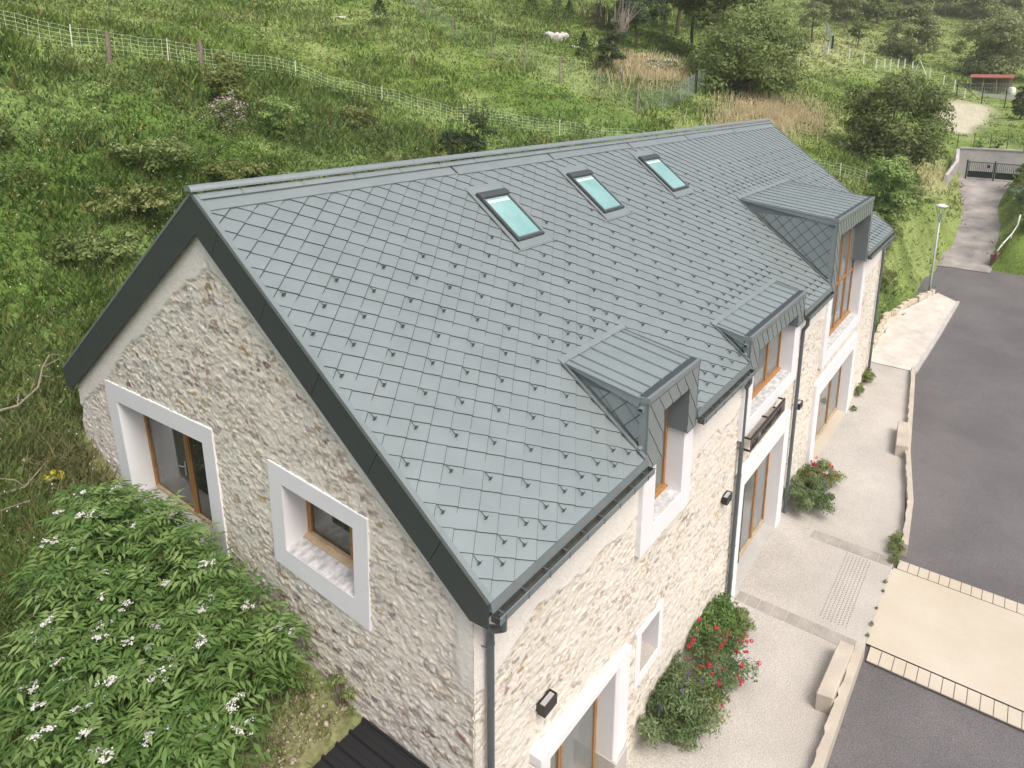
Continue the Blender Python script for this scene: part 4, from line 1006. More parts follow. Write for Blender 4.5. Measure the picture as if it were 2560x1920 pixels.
tree('pale_tree', 66, 38.5, 9, (1.3, 1.3), 4.5, 'slim tree with a bare white stem rising over brown twigs', kind='field', leaf=.22, N=900, nl=12, trunk=.11, seed=11, bark='white')
tree('sparse_tree', 110, 26.5, 8.0, (3.3, 3.2), 1.2, 'sparse light green tree above the curved green fence', kind='hazy', leaf=.34, N=2600, nl=22, trunk=.16, seed=12, nb=12, shell=.2)
tree('sparse_tree', 140, 28.2, 7.6, (3.4, 3.4), 1.5, 'thin hazy tree with a visible dark stem beside the pale grass path', kind='hazy', leaf=.4, N=1800, nl=20, trunk=.2, seed=13, nb=12, shell=.2)
tree('fruit_tree', 116.5, 21, 4.3, (2.2, 2.2), 1.1, 'small round fruit tree alone on the far meadow', kind='field', leaf=.34, N=1500, nl=16, trunk=.14, seed=14)
tree('fruit_tree', 122, 17, 3.6, (2.0, 2.0), .6, 'low fruit tree left of the broad hazy tree', kind='hazy', leaf=.34, N=1200, nl=14, trunk=.13, seed=15)
tree('fruit_tree', 126, 14.5, 3.6, (2.0, 2.0), .6, 'low bushy tree close behind the broad hazy tree', kind='hazy', leaf=.34, N=1200, nl=14, trunk=.13, seed=16)
tree('broad_tree', 117, 13.2, 8.8, (5.4, 4.8), .6, 'broad hazy light green tree beyond the white fence posts', kind='hazy', leaf=.4, N=9000, nl=40, trunk=.25, seed=17, nb=12, shell=.3)
tree('broad_tree', 128, 1.2, 12, (9.5, 7), .5, 'very broad hazy tree over the little red roofed shelter', kind='hazy', leaf=.45, N=16000, nl=60, trunk=.35, seed=18, nb=14, shell=.4)
tree('round_tree', 57.2, 5.0, 8.0, (5.1, 4.8), .3, 'round dense dark green tree standing left of the drive', kind='oak', leaf=.28, N=21000, nl=60, trunk=.2, seed=19, nb=12, asp=.5)
tree('young_tree', 43.4, 2.7, 5.2, (2.1, 1.9), .5, 'young light green tree just beyond the far end of the barn', kind='light', leaf=.24, N=5000, nl=28, trunk=.08, seed=20, asp=.5)
bush('bush', 41.2, 2.3, 2.0, (1.6, 1.4), 'dark bush below the young light green tree', kind='field', leaf=.17, N=2200, seed=21)
bush('ivy_bank', 34.2, 1.75, 1.5, (3.0, 1.0), 'dense dark ivy mound over the stone edging by the far downpipe', cat='ivy', kind='field', leaf=.13, N=4500, nl=26, seed=22)
bush('ivy_bank', 38, 1.7, 1.5, (2.2, 1.2), 'leafy bank plants between the ivy mound and the street lamp', cat='bank plants', kind='olive', leaf=.13, N=2600, nl=20, seed=23)
for i_, (x_, y_, h_, r_, k_, l_) in enumerate(((36.2, 3.4, 1.3, 1.4, 'field', 'green bush on the bank above the dark ivy mound'), (40.0, 4.4, 1.6, 1.5, 'oak', 'dark bush left of the young light green tree'), (45.6, 2.4, 1.2, 1.2, 'olive', 'yellow green weeds on the bank right of the young tree'),
     (48.6, 1.6, 1.3, 1.5, 'field', 'leafy weeds on the bank edge halfway up the drive'), (53.5, 2.6, 1.5, 1.5, 'field', 'low bush at the right foot of the round dark tree'), (61, 8.5, 2.6, 2.6, 'olive', 'loose olive bush between the wide low tree and the round tree'))):
    bush('bush', x_, y_, h_, r_, l_, kind=k_, leaf=.15, N=1900, seed=500+i_)
# far wood: each tree of it
rf_ = random.Random(31)
spec = [(150, 32, 11, 'the dark tree nearest the small fruit tree'), (158, 30, 12, ''), (164, 27.5, 12, ''), (168, 35, 13, ''), (174, 31, 13, ''), (180, 27, 12, ''), (160, 36, 13, ''), (186, 24, 12, ''),
        (206, 24, 14, ''), (206, 19.5, 14, ''), (207, 15.5, 14, ''), (206, 11.5, 13, ''), (205, 7.5, 13, ''), (204, 3.5, 13, ''), (203, -1, 13, ''), (212, 21, 15, ''), (213, 13, 15, ''), (213, 6, 15, ''), (214, 29, 15, '')]
for i, (x, y, h, l) in enumerate(spec):
    near = i < 8
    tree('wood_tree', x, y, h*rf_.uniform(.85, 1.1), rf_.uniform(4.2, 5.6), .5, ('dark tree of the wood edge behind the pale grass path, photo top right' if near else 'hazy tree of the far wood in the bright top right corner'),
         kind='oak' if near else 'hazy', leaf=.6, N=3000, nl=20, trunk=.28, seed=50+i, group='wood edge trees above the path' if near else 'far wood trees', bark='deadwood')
tree('conifer_hedge', 91.3, -2.9, 4.3, (1.15, 1.15), .0, 'clipped dark columnar evergreen at the right edge behind the wall', cat='evergreen', kind='dark', leaf=.2, N=3000, nl=26, trunk=.1, seed=80)
bush('hedge', 148, 9.5, 2.2, (5, 1.2), 'clipped dark hedge on the far meadow left of the very broad tree', cat='hedge', kind='field', leaf=.35, N=1800, seed=81, stems=False)
bush('hedge', 152, 6.5, 2.6, (2, 1.2), 'short dark hedge piece beside the long clipped hedge', cat='hedge', kind='oak', leaf=.35, N=900, seed=82, stems=False)
# small dark conifers and shrubs up the slope
def conifer(x, y, h, r, label, seed, kind='dark', N=900, leaf=.22, cat='conifer'):
    rng = np.random.default_rng(seed); z = float(ground(x, y)); t = thing('conifer', (x, y, z), label, cat)
    k = rng.random(N)**.8; a = rng.random(N)*6.283; lay = np.floor(k*7)/7; rr = r*(1-k)*(.55+.5*rng.random(N))*(1.25-.5*(k*7-np.floor(k*7)))
    P = np.stack([x+rr*np.cos(a), y+rr*np.sin(a), z+.08+k*h], 1); d = np.stack([np.cos(a), np.sin(a), .2+0*a], 1)
    V, F = leafquads(P, d*.3+np.array((0, 0, 1)), leaf*rng.uniform(.7, 1.4, N), leaf*.35, rng, .25)
    npmesh('foliage', V, F, LM[kind], t, {'v': np.repeat(rng.random(N), 4)})
    w = MB(); w.tube([(x, y, z-.2), (x, y, z+h)], [.06, .015], 6); w.build('trunk', M['bark'], t)
conifer(56.9, 41.6, 2.6, 1.5, 'small dark conifer at the photo top, leftmost of the four on the slope', 90)
conifer(56.4, 38, 3.4, 1.7, 'small dark conifer above the white rock outcrop', 91)
conifer(61.7, 40, 2.3, 1.3, 'dark round little conifer right of the one above the rock', 92)
conifer(48.2, 29.4, 2.1, 1.0, 'tiny dark conifer below the white rock outcrop', 93)
conifer(37, 43, 2.4, 1.5, 'lone dark conifer high on the left meadow', 94)
tt, C_, R_b = bush('twiggy_shrub', 46.2, 25.4, 4.4, (1.9, 1.7), 'dark shrub with bare grey twigs fanning out of its top', kind='dark', leaf=.17, N=4200, nl=24, seed=95)
w = MB(); rr_ = random.Random(3)
for i in range(26):
    a = rr_.uniform(-1, 1); x, y, z = 46.6, 25.2, float(ground(46.6, 25.2))
    w.tube([(x+a*.3, y, z+2.4), (x+.5+a*.9, y-.2+rr_.uniform(-.4, .4), z+4.2+rr_.uniform(-.4, .4)), (x+1.1+a*1.5, y-.3+rr_.uniform(-.7, .7), z+5.8+rr_.uniform(-.9, .9))], [.045, .03, .01], 4)
w.build('bare_twigs', M['twig'], tt)
t2 = thing('bare_shrub', (65, 38, float(ground(65, 38))), 'brown leafless twiggy shrub at the photo top', 'shrub'); w = MB()
for i in range(70):
    x, y = 65+rr_.uniform(-2, 2), 38+rr_.uniform(-1.5, 1.5); z = float(ground(x, y))
    w.tube([(x, y, z-.1), (x+rr_.uniform(-.7, .7), y+rr_.uniform(-.6, .6), z+1.5), (x+rr_.uniform(-1.6, 1.6), y+rr_.uniform(-1, 1), z+rr_.uniform(2.2, 3.4))], [.05, .035, .012], 4)
w.build('twigs', M['bark'], t2)
# shrubs along the back of the barn, seen over the ridge
for i, (x, y, h, r, k, nm, lb) in enumerate([
    (11.6, 19.3, 2.0, 1.3, 'field', 'shrub', 'green shrub behind the ridge near its left end'),
    (13.8, 19.8, 1.7, 1.3, 'olive', 'shrub', 'yellowish shrub behind the ridge left of the brown leaved ones'),
    (16.5, 20.2, 1.9, 1.5, 'field', 'shrub', 'loose green shrub behind the first ridge joint'),
    (19, 19.4, 2.6, 1.4, 'olive', 'shrub', 'light green thorny shrub left of the dark pointed one behind the ridge'),
    (22.2, 19.2, 4.7, 1.25, 'dark', 'pointed_shrub', 'dark green shrub with pointed tops rising above the ridge'),
    (20.9, 19.8, 3.5, 1.0, 'dark', 'pointed_shrub', 'smaller dark shrub close left of the pointed one'),
    (24, 18.6, 3.4, 1.3, 'field', 'shrub', 'green shrub right of the dark pointed one'),
    (26.2, 18, 3.5, 1.3, 'olive', 'shrub', 'bronze green shrub with upright shoots behind the second skylight'),
    (28.5, 17.4, 3.9, 1.4, 'field', 'shrub', 'shrub with tall shoots behind the ridge above the middle skylight'),
    (31.2, 16.1, 3.4, 1.5, 'olive', 'shrub', 'low olive shrub behind the ridge before the third skylight'),
    (34.2, 15.2, 2.7, 1.2, 'field', 'shrub', 'small green shrub last in the row behind the ridge'),
    (13.2, 27.2, 3.0, 1.7, 'olive', 'hazel', 'pale yellow green leafy shrub above the pink blossom'),
    (14.2, 24.6, 2.2, 1.5, 'light', 'hazel', 'pale green shrub right of the pink blossom'),
    (19.6, 25.8, 1.4, 1.6, 'olive', 'shrub', 'straggly shrub with tiny pale flowers under the netting fence'),
    (7.4, 22.5, 1.3, 1.8, 'field', 'bramble', 'dark bramble patch on the bank left of the ridge end'),
    (9.6, 21, 1.3, 1.6, 'olive', 'bramble', 'yellow tipped bramble patch just left of the ridge end'),
    (5.2, 20.2, 1.2, 1.7, 'olive', 'bramble', 'sprawling bramble with pale leaves on the left bank'),
    (3.2, 18, 1.0, 1.5, 'field', 'bramble', 'low bramble left of the back barge board'),
    (2.5, 24.5, 1.2, 1.5, 'field', 'bramble', 'dark low bramble at the left edge of the bank')]):
    b_, C_, R_b = bush(nm, x, y, h, r, lb, kind=k, leaf=.15, N=int(900+500*h*r), nl=22, seed=110+i, shell=.35)
    rng = np.random.default_rng(200+i)
    if nm == 'pointed_shrub' or 'shoots' in lb:
        n_ = 14; z = float(ground(x, y)); P = []
        for q in range(n_):
            a = rng.random()*6.28; e = r*rng.random()*.9; hh = h*rng.uniform(.8, 1.08)
            for s_ in np.linspace(.5, 1, 40): P.append((x+e*math.cos(a)*s_+rng.normal(0, .09*(1.25-s_)), y+e*math.sin(a)*s_+rng.normal(0, .09*(1.25-s_)), z+hh*s_))
        P = np.array(P); V, F = leafquads(P, rng.normal(0, 1, P.shape), .15, .06, rng); npmesh('shoots', V, F, LM[k], b_, {'v': np.repeat(rng.random(len(P)), 4)})
    if 'pale flowers' in lb: sprinkle(C_, R_b, 60, .05, M['petal_pink'], rng, b_)
b_, C_, R_b = bush('wild_rose', 12, 24.9, 2.1, (.95, .9), 'wild shrub covered in small pale pink blossoms on the bank', kind='field', leaf=.1, N=1300, nl=20, seed=140)
sprinkle(C_, R_b, 650, .06, M['petal_pink'], np.random.default_rng(3), b_, k=1.12)
b_, C_, R_b = bush('flowering_shrub', 52, 23.6, 1.4, (2.6, 1.6), 'pale dry flowering shrub inside the mesh fence corner', kind='olive', leaf=.16, N=1000, nl=16, seed=141)
sprinkle(C_, R_b, 500, .1, M['petal_white'], np.random.default_rng(4), b_)
bush('bush', 55.8, -5.0, 2.4, (2.2, 1.6), 'grey green bush on the right bank of the drive', kind='bluish', leaf=.17, N=2400, seed=142)
bush('bush', 60.5, -4.9, 2.2, (2.0, 1.3), 'dark bush on the right bank just below the gate', kind='field', leaf=.18, N=2200, seed=143)
bush('bush', 64.2, -5.2, 3.2, (1.8, 1.3), 'leafy bush at the right edge beside the gate', kind='field', leaf=.18, N=2200, seed=144)
bush('bush', 51.2, -5.6, 1.6, (1.5, 1.1), 'low dark bush above the mossy retaining wall', kind='oak', leaf=.15, N=1500, seed=145)

# ---- the elder thicket at the gable: shoots with whorls of feathered leaves
def pinnate(rng, base, d, L, npair, wl):
    """a feathered leaf: pairs of leaflets along a drooping stalk -> quads"""
    base = np.array(base); d = np.array(d)/np.linalg.norm(d); V = []
    side = np.cross(d, (0, 0, 1)); side /= np.linalg.norm(side)+1e-9
    upv = np.cross(side, d)
    for k in range(npair+1):
        s = .28+.72*k/npair
        p = base+d*L*s+np.array((0, 0, -1))*L*.28*s*s
        if k == npair: dirs = [d+np.array((0, 0, -.45))]
        else: dirs = [side*.95+d*.5-upv*.12+rng.normal(0, .08, 3), -side*.95+d*.5-upv*.12+rng.normal(0, .08, 3)]
        for q in dirs:
            q = q/np.linalg.norm(q); l = wl*rng.uniform(.85, 1.1)*(1.1 if k == npair else 1-.25*abs(s-.6)); b = np.cross(upv, q); b /= np.linalg.norm(b)+1e-9; w_ = l*.135
            dn = np.array((0, 0, -1.))
            V += [p, p+q*l*.4+b*w_-dn*l*.02, p+q*l*.45+dn*l*.05, p+q*l*.4-b*w_-dn*l*.02]
            V += [p+q*l*.4+b*w_-dn*l*.02, p+q*l+dn*l*.22, p+q*l*.4-b*w_-dn*l*.02, p+q*l*.45+dn*l*.05]
    return V
def elder(x, y, z, H, rng, nleaf=9, L=.36):
    V = []; kk = []
    for i in range(nleaf):
        lev = rng.uniform(.55, 1) if i > 4 else 1.; a = i*2.4+rng.normal(0, .3); el = rng.uniform(.1, .7) if lev == 1 else rng.uniform(-.2, .25)
        q = pinnate(rng, (x, y, z+H*lev), (math.cos(a)*math.cos(el), math.sin(a)*math.cos(el), math.sin(el)), L*rng.uniform(.8, 1.2), 3, L*.62)
        V += q; kk += [rng.random()*.6+.4*lev-.15]*len(q)
    return V, kk
rng = np.random.default_rng(77)
def dome(x, y):
    """height of the thicket over the ground"""
    cx, cy = -1.6, 6.2
    q = np.hypot((x-cx)/3.0, (y-cy)/4.2)
    return 1.25*np.clip(1-q**3, 0, 1)+.25
patches = [(-1.0, 8.6, 1.0), (-1.4, 7.0, 1.15), (-1.5, 5.4, 1.2), (-1.3, 4.2, .9), (-2.9, 8.0, 1.2), (-3.2, 6.4, 1.3), (-3.1, 4.8, 1.2), (-2.6, 3.8, .9), (-4.6, 6.8, 1.2), (-4.6, 5.2, 1.2), (-4.3, 4.0, 1.0)]
places = {0: 'topmost, against the big gable door', 3: 'lowest beside the gable wall, near the earth edge', 8: 'leftmost at mid height in the photo', 10: 'in the bottom left corner of the photo'}
pts = []
for k in range(3000):
    x, y = rng.uniform(-5.6, -.25), rng.uniform(3.1, 9.5)
    if np.hypot((x+2.3)/2.95, (y-6.2)/3.4) > 1+.12*rng.normal(): continue
    if x < -3.45+max(0, y-6)*.72+.15*rng.normal(): continue
    if y < 3.7 and x > -1.5: continue
    if np.hypot(x+1.25, (y-6.1)) < .33: continue                # the dark gap in the thicket
    if all((x-a)**2+(y-b)**2 > .2**2 for a, b in pts): pts.append((x, y))
own = [min(range(len(patches)), key=lambda i: (patches[i][0]-x)**2+(patches[i][1]-y)**2) for x, y in pts]
for i, (cx, cy, r) in enumerate(patches):
    if own.count(i) < 4: continue
    V = []; kk = []; st = MB(); heads = []
    for (x, y), o in zip(pts, own):
        if o != i: continue
        z = float(ground(x, y)); H = float(dome(x, y))*rng.uniform(.78, 1.2)
        if x > -.6: H *= .8
        v, q = elder(x, y, z, H, rng, L=rng.uniform(.28, .38)); V += v; kk += q
        st.tube([(x, y, z-.1), (x+rng.normal(0, .04), y+rng.normal(0, .04), z+H)], [.014, .008], 4)
        if rng.random() < .24: heads.append((x, y, z+H+.06))
    t = thing('elder_bush', (cx, cy, float(ground(cx, cy))), 'leafy elder with white flower heads, '+places.get(i, 'inside the thicket at the gable foot'), 'elder bush', 'elder thicket against the gable')
    V = np.array(V); V[:, 0] = np.minimum(V[:, 0], .07); has = len(V) > 0
    npmesh('foliage', V, np.arange(len(V)).reshape(-1, 4), LM['elder'], t, {'v': np.clip(kk, 0, 1)})
    st.build('stems', M['stem'], t)
    for hx, hy, hz in heads:
        n = 90; sc = rng.uniform(.6, 1.5)
        cl = rng.normal(0, .055*sc, (6, 2)); idx = rng.integers(0, 6, n)
        P = np.stack([hx+cl[idx, 0]+rng.normal(0, .02*sc, n), hy+cl[idx, 1]+rng.normal(0, .02*sc, n), hz+.02*rng.random(n)], 1)
        V2, F2 = leafquads(P, np.tile((0, 0, 1.), (n, 1)), .028, .026, rng)
        npmesh('flower_head', V2, F2, M['petal_white'], t, {'v': np.repeat(rng.random(n), 4)})

# ---- planting along the front wall
def herb(name, x, y, h, rad, label, kind, seed, N=1500, leaf=.1, flower=None, nf=0, fs=.05, cat='shrub', asp=.3, spikes=0, group=None):
    b_, C_, R_b = bush(name, x, y, h*1.1, (rad[0]*1.3, rad[1]*1.3), label, cat, kind, leaf, int(N*1.9), 34, seed, group, z=ZG, asp=asp, stems=False, shell=.35)
    fo = b_.children[0].data; co = np.empty(len(fo.vertices)*3, np.float32); fo.vertices.foreach_get('co', co); co = co.reshape(-1, 3); co[:, 1] = np.minimum(co[:, 1], yfront(co[:, 0])-.04); fo.vertices.foreach_set('co', co.ravel())
    rng = np.random.default_rng(seed+5)
    if nf:
        n = nf; idx = rng.choice(len(C_), n); d = rng.normal(0, 1, (n, 3)); d[:, 2] = np.abs(d[:, 2])*.7+.5; d[:, 1] -= .35; d /= np.linalg.norm(d, axis=1)[:, None]
        for k in range(n):
            p = C_[idx[k]]+d[k]*(R_b[idx[k]]*1.25+.05)
            if p[1] > yfront(p[0])-.1: p[1] = yfront(p[0])-.15
            m_ = 34; q = rng.normal(0, 1, (m_, 3)); q /= np.linalg.norm(q, axis=1)[:, None]
            V2, F2 = leafquads(p+q*rng.uniform(.02, .055), q, .035, .03, rng)
            npmesh('flower_head', V2, F2, flower, b_, {'v': np.repeat(rng.random(m_), 4)})
    for k in range(spikes):
        p = C_[rng.integers(len(C_))]; px_, py_ = p[0]+rng.normal(0, .1), p[1]+rng.normal(0, .1); hz = ZG+h*rng.uniform(.95, 1.3); m_ = 40
        P = np.stack([px_+rng.normal(0, .012, m_), py_+rng.normal(0, .012, m_), hz-rng.random(m_)*.22], 1)
        V2, F2 = leafquads(P, rng.normal(0, 1, (m_, 3)), .035, .02, rng); npmesh('flower_spike', V2, F2, M['petal_violet'], b_, {'v': np.repeat(rng.random(m_), 4)})
    return b_
herb('sage_shrub', 5.75, -.32, 1.05, (1.0, 0.7), 'grey green sage bush with a few violet spikes below the small window', 'herb', 300, 3200, .11, spikes=7)
herb('herb_shrub', 6.4, -.55, 0.8, (0.75, 0.6), 'brownish green herb edging the sage bush on the pavement', 'olive', 302, 1600, .07)
herb('valerian', 7.35, -.45, 1.05, (0.9, 0.8), 'bushy plant with many crimson red flower heads on the pavement', 'herb', 304, 2600, .1, M['petal_red'], 58, cat='flowering plant')
herb('herb_shrub', 8.3, -.18, 1.0, (0.85, 0.65), 'bright green leafy plant between red flowers and downpipe', 'elder', 306, 2600, .11)
herb('herb_shrub', 9.05, -.45, 0.65, (0.55, 0.5), 'low dark green plant right of the bright green one', 'field', 308, 1400, .1)
herb('herb_shrub', 9.3, .0, .45, (.35, .2), 'small weeds at the foot of the grey downpipe left of the main door', 'elder', 310, 600, .08, cat='weeds')
herb('lavender_shrub', 15.6, -.42, 1.0, (1.0, 0.75), 'rounded green shrub right of the main door downpipe', 'herb', 312, 4200, .1, spikes=4)
herb('lavender_shrub', 16.6, -.3, .85, (.7, .55), 'olive green shrub joined to the red flowered one by the wall', 'olive', 314, 3000, .1)
herb('valerian', 17.1, -.55, .9, (.7, .6), 'plant with scattered red flowers in front of the far door surround', 'field', 316, 2200, .09, M['petal_red'], 40, cat='flowering plant')
herb('wall_weed', 27.3, -.0, .6, (.6, .25), 'dark leafy weed at the foot of the far downpipe', 'field', 318, 900, .1, cat='weed')
herb('wall_weed', 25.5, .0, .6, (.35, .18), 'thin weed growing against the wall left of the far downpipe', 'field', 320, 350, .1, cat='weed')
herb('wall_weed', 23.85, -.12, .2, (.2, .12), 'tiny weed at the corner of the far door surround', 'elder', 322, 160, .07, cat='weed')
herb('kerb_weed', 15.1, -3.2, .35, (.55, .2), 'grassy weeds at the end of the far kerb wall by the crossing', 'field', 324, 700, .1, cat='weed', asp=.15)
for i_, (x_, y_, s_) in enumerate(((13.3, -3.2, .09), (12.9, -3.22, .06), (12.1, -3.2, .05), (11.4, -3.2, .1), (10.95, -3.2, .07))): herb('kerb_weed', x_, y_, s_, (s_*.9, s_*.6), 'little weed in the joint between pavement and cream crossing', 'field', 340+i_, 40, .05, cat='weed', group='weeds along the crossing joint')
herb('kerb_weed', 14.4, -3.26, .25, (.25, .15), 'small grassy weed where the far pavers meet the crossing', 'field', 326, 260, .08, cat='weed', asp=.15)
bush('climber', .0, 3.15, .9, (.18, .5), 'thin climbing plant on the gable foot above the black shed roof', cat='climber', kind='field', leaf=.07, N=260, nl=10, seed=330, z=-3.75, shell=.3)

# ---- grass, scrub and ground litter: nobody could count them
def sample(n, rmin, rmax, a0, a1, rng, keep):
    """points round the viewpoint, thinning with distance"""
    th = rng.uniform(a0, a1, n); r = np.exp(rng.uniform(math.log(rmin), math.log(rmax), n))
    x = CAM.x+r*np.cos(th); y = CAM.y+r*np.sin(th)
    k = keep(x, y); return x[k], y[k], r[k]
def land(x, y):
    k = ~((x > -.05) & (x < 29.0) & (y < 12.25)) & (y > 2.95) | ((x > 29) & (y > itp(x, YB)+.15)) | ((x > 70) & (y > -30)) | ((x > 48.3) & (x < 70) & (y < itp(x, YR2)-.3) & (y > -25))
    k &= ~((x > -2.4) & (y < 3.75)) | (fbm(x*9, y*9, 5, 2) > .6)
    k &= ~((x > 71) & (x < 74.2) & (y < 1.5)) & ~((x > 66) & (x < 72) & (y < 1.2))
    pt = np.maximum(np.exp(-(((x-93)/9)**4+((y-2.8)/2.6)**4)), np.exp(-(((x-84)/5)**4+((y-2.2)/1.2)**4)))
    return k & (pt < .3)
rng = np.random.default_rng(5)
x, y, r = sample(310000, 8, 240, R_(-14), R_(118), rng, land)
z = ground(x, y); n = len(x)
base = landcol(x, y, z)
scr = fbm(x*.33+3, y*.33, 401, 3)                         # tall and short patches
long_ = .55+1.0*sstep(.42, .62, scr)
NB = 4
meadow = sstep(24, 36, np.hypot(x-5, y-8)); H = (.16+.2*rng.random(n))*(long_*(1-.45*meadow))*np.clip(r/32, .85, 2.0); Wd = .012*np.clip(r/9, 1, 14)
xx = np.repeat(x, NB)+rng.normal(0, 1, n*NB)*np.repeat(.07*np.clip(r/14, 1, 5), NB); yy = np.repeat(y, NB)+rng.normal(0, 1, n*NB)*np.repeat(.07*np.clip(r/14, 1, 5), NB)
zz = np.repeat(z, NB)-.03; h = np.repeat(H, NB)*rng.uniform(.55, 1.25, n*NB); wd = np.repeat(Wd, NB)
a = rng.uniform(0, 6.283, n*NB); ln = h*rng.uniform(.25, 1.0, n*NB); la = rng.uniform(0, 6.283, n*NB)
P0 = np.stack([xx-wd*np.cos(a), yy-wd*np.sin(a), zz], 1); P1 = np.stack([xx+wd*np.cos(a), yy+wd*np.sin(a), zz], 1)
T = np.stack([xx+ln*np.cos(la), yy+ln*np.sin(la), zz+h], 1)
V = np.stack([P0, P1, T], 1).reshape(-1, 3); F = np.arange(len(V)).reshape(-1, 3)
tone = np.repeat(rng.uniform(.75, 1.4, n)*(.8+.25*meadow), NB)*rng.uniform(.8, 1.25, n*NB)
cc = np.repeat(base, NB, 0)*tone[:, None]*np.array((1.0, 1.05, .95))
straw = (rng.random(n*NB) < .09)[:, None]; cc = np.where(straw, np.array((.27, .22, .1))*rng.uniform(.6, 1.2, (n*NB, 1)), cc)
def grassmat(name):
    mt, ns, lk, P = newmat(name); at = node(ns, 'ShaderNodeAttribute', attribute_name='c'); lk.new(at.outputs['Color'], P.inputs['Base Color']); P.inputs['Roughness'].default_value = .6; P.inputs['Specular IOR Level'].default_value = .25
    t = ns.new('ShaderNodeBsdfTranslucent'); lk.new(at.outputs['Color'], t.inputs[0]); mx = ns.new('ShaderNodeMixShader'); mx.inputs[0].default_value = .3
    lk.new(P.outputs[0], mx.inputs[1]); lk.new(t.outputs[0], mx.inputs[2]); lk.new(mx.outputs[0], ns['Material Output'].inputs[0]); return mt
M['grass'] = grassmat('grass_blades')
tag(npmesh('grass', V, F, M['grass'], cols={'c': np.repeat(cc, 3, 0)}), 'meadow grass over the hillside', 'grass', kind='stuff')
# undergrowth: low leafy weeds and brambles on the bank between barn and netting
def bankw(x, y):
    d = np.exp(-(((y-19.5-.02*x)/6.)**2))*(x < 36)+.9*np.exp(-(((x+3)/5)**2+((y-12)/6)**2))+1.1*np.exp(-(((x-41)/9)**2+((y-3.2)/3.2)**2))+.35*(x > 45)*(y > 20)+.12
    return d*(.15+1.7*sstep(.45, .62, fbm(x*.4, y*.4, 411, 3)))
x, y, r = sample(90000, 8, 110, R_(-6), R_(118), rng, land); k = rng.random(len(x)) < bankw(x, y); x, y, r = x[k], y[k], r[k]
n = len(x); z = ground(x, y); m_ = 11; sp = .16*np.clip(r/16, 1, 3)
hh = rng.uniform(.1, .6, n)*(.6+sstep(.4, .65, fbm(x*.5, y*.5, 421, 2)))
P = np.stack([np.repeat(x, m_)+rng.normal(0, 1, n*m_)*np.repeat(sp, m_), np.repeat(y, m_)+rng.normal(0, 1, n*m_)*np.repeat(sp, m_), np.repeat(z+hh, m_)*1.+rng.normal(0, .07, n*m_)], 1)
s = .042*np.repeat(np.clip(r/13, 1, 5), m_)*rng.uniform(.7, 1.5, n*m_)
V, F = leafquads(P, np.tile((0, -.1, 1.), (n*m_, 1)), s, s*.5, rng)
kind_ = fbm(x*.7, y*.7, 431, 2); v = np.repeat(np.clip(.05+.75*rng.random(n)+.9*(kind_-.5), 0, 1), m_)+rng.normal(0, .1, n*m_)
tag(npmesh('undergrowth', V, F, leafmat('leaves_scrub', (.06, .1, .026), (.115, .175, .048), (.23, .29, .1)), attrs={'v': np.repeat(np.clip(v, 0, 1), 4)}), 'tangled weeds and brambles on the bank', 'undergrowth', kind='stuff')
# seed heads of the dry grass strips, and tiny meadow flowers
def dryw(x, y): return np.maximum.reduce([np.exp(-(((x-54)/9)**2+((y-13.5)/2.2)**2)), .8*np.exp(-(((x-52)/5)**2+((y-24)/2.5)**2)), .9*np.exp(-(((x-62)/5)**2+((y-2.2)/1.6)**2))])
x = rng.uniform(40, 72, 60000); y = rng.uniform(0, 28, 60000); k = (rng.random(60000) < dryw(x, y)) & land(x, y); x, y = x[k][:16000], y[k][:16000]; n = len(x); z = ground(x, y)
h = rng.uniform(.5, 1.1, n); lx, ly = rng.normal(.15, .22, n), rng.normal(0, .22, n); w0 = .022
V = np.stack([np.stack([x-w0, y, z], 1), np.stack([x+w0, y, z], 1), np.stack([x+lx+w0*2, y+ly, z+h], 1), np.stack([x+lx-w0*2, y+ly, z+h], 1)], 1).reshape(-1, 3)
cc = np.array((.62, .54, .35))*rng.uniform(.7, 1.2, (n, 1))
tag(npmesh('dry_grass', V, np.arange(n*4).reshape(-1, 4), M['grass'], cols={'c': np.repeat(cc, 4, 0)}), 'tall straw coloured grass strips', 'dry grass', kind='stuff')
x, y, r = sample(5200, 14, 80, R_(5), R_(112), rng, land); z = ground(x, y)
V, F = leafquads(np.stack([x, y, z+.32], 1), np.tile((0, -.3, 1.), (len(x), 1)), .05*np.clip(r/30, .7, 1.6), .045*np.clip(r/30, .7, 1.6), rng)
tag(npmesh('meadow_flowers', V, F, M['petal_white'], attrs={'v': rng.random(len(V))}), 'tiny white flowers scattered in the meadow', 'meadow flowers', kind='stuff')
# rubble and little stones on the bare strip by the shed and under the gable corner
n = 900; x = np.concatenate([rng.uniform(-2.6, .05, 650), rng.uniform(-1.2, 0, 250)]); y = np.concatenate([rng.uniform(2.98, 4.1, 650), rng.uniform(9, 12.5, 250)]); z = ground(x, y)
s = .022*rng.lognormal(0, .55, n); O = np.array([(1, 0, 0), (-1, 0, 0), (0, 1, 0), (0, -1, 0), (0, 0, .7), (0, 0, -.7)], float)
V = (np.stack([x, y, z+.01], 1)[:, None]+O[None]*s[:, None, None]*rng.uniform(.6, 1.3, (n, 6, 1))).reshape(-1, 3)
T8 = np.array([(0, 2, 4), (2, 1, 4), (1, 3, 4), (3, 0, 4), (2, 0, 5), (1, 2, 5), (3, 1, 5), (0, 3, 5)]); F = (np.arange(n)[:, None, None]*6+T8[None]).reshape(-1, 3)
cc = np.array((.5, .43, .33))*rng.uniform(.6, 1.3, (n, 1))
tag(npmesh('rubble', V, F, M['grass'], cols={'c': np.repeat(cc, 6, 0)}), 'small pale stones strewn on bare soil', 'rubble', kind='stuff')
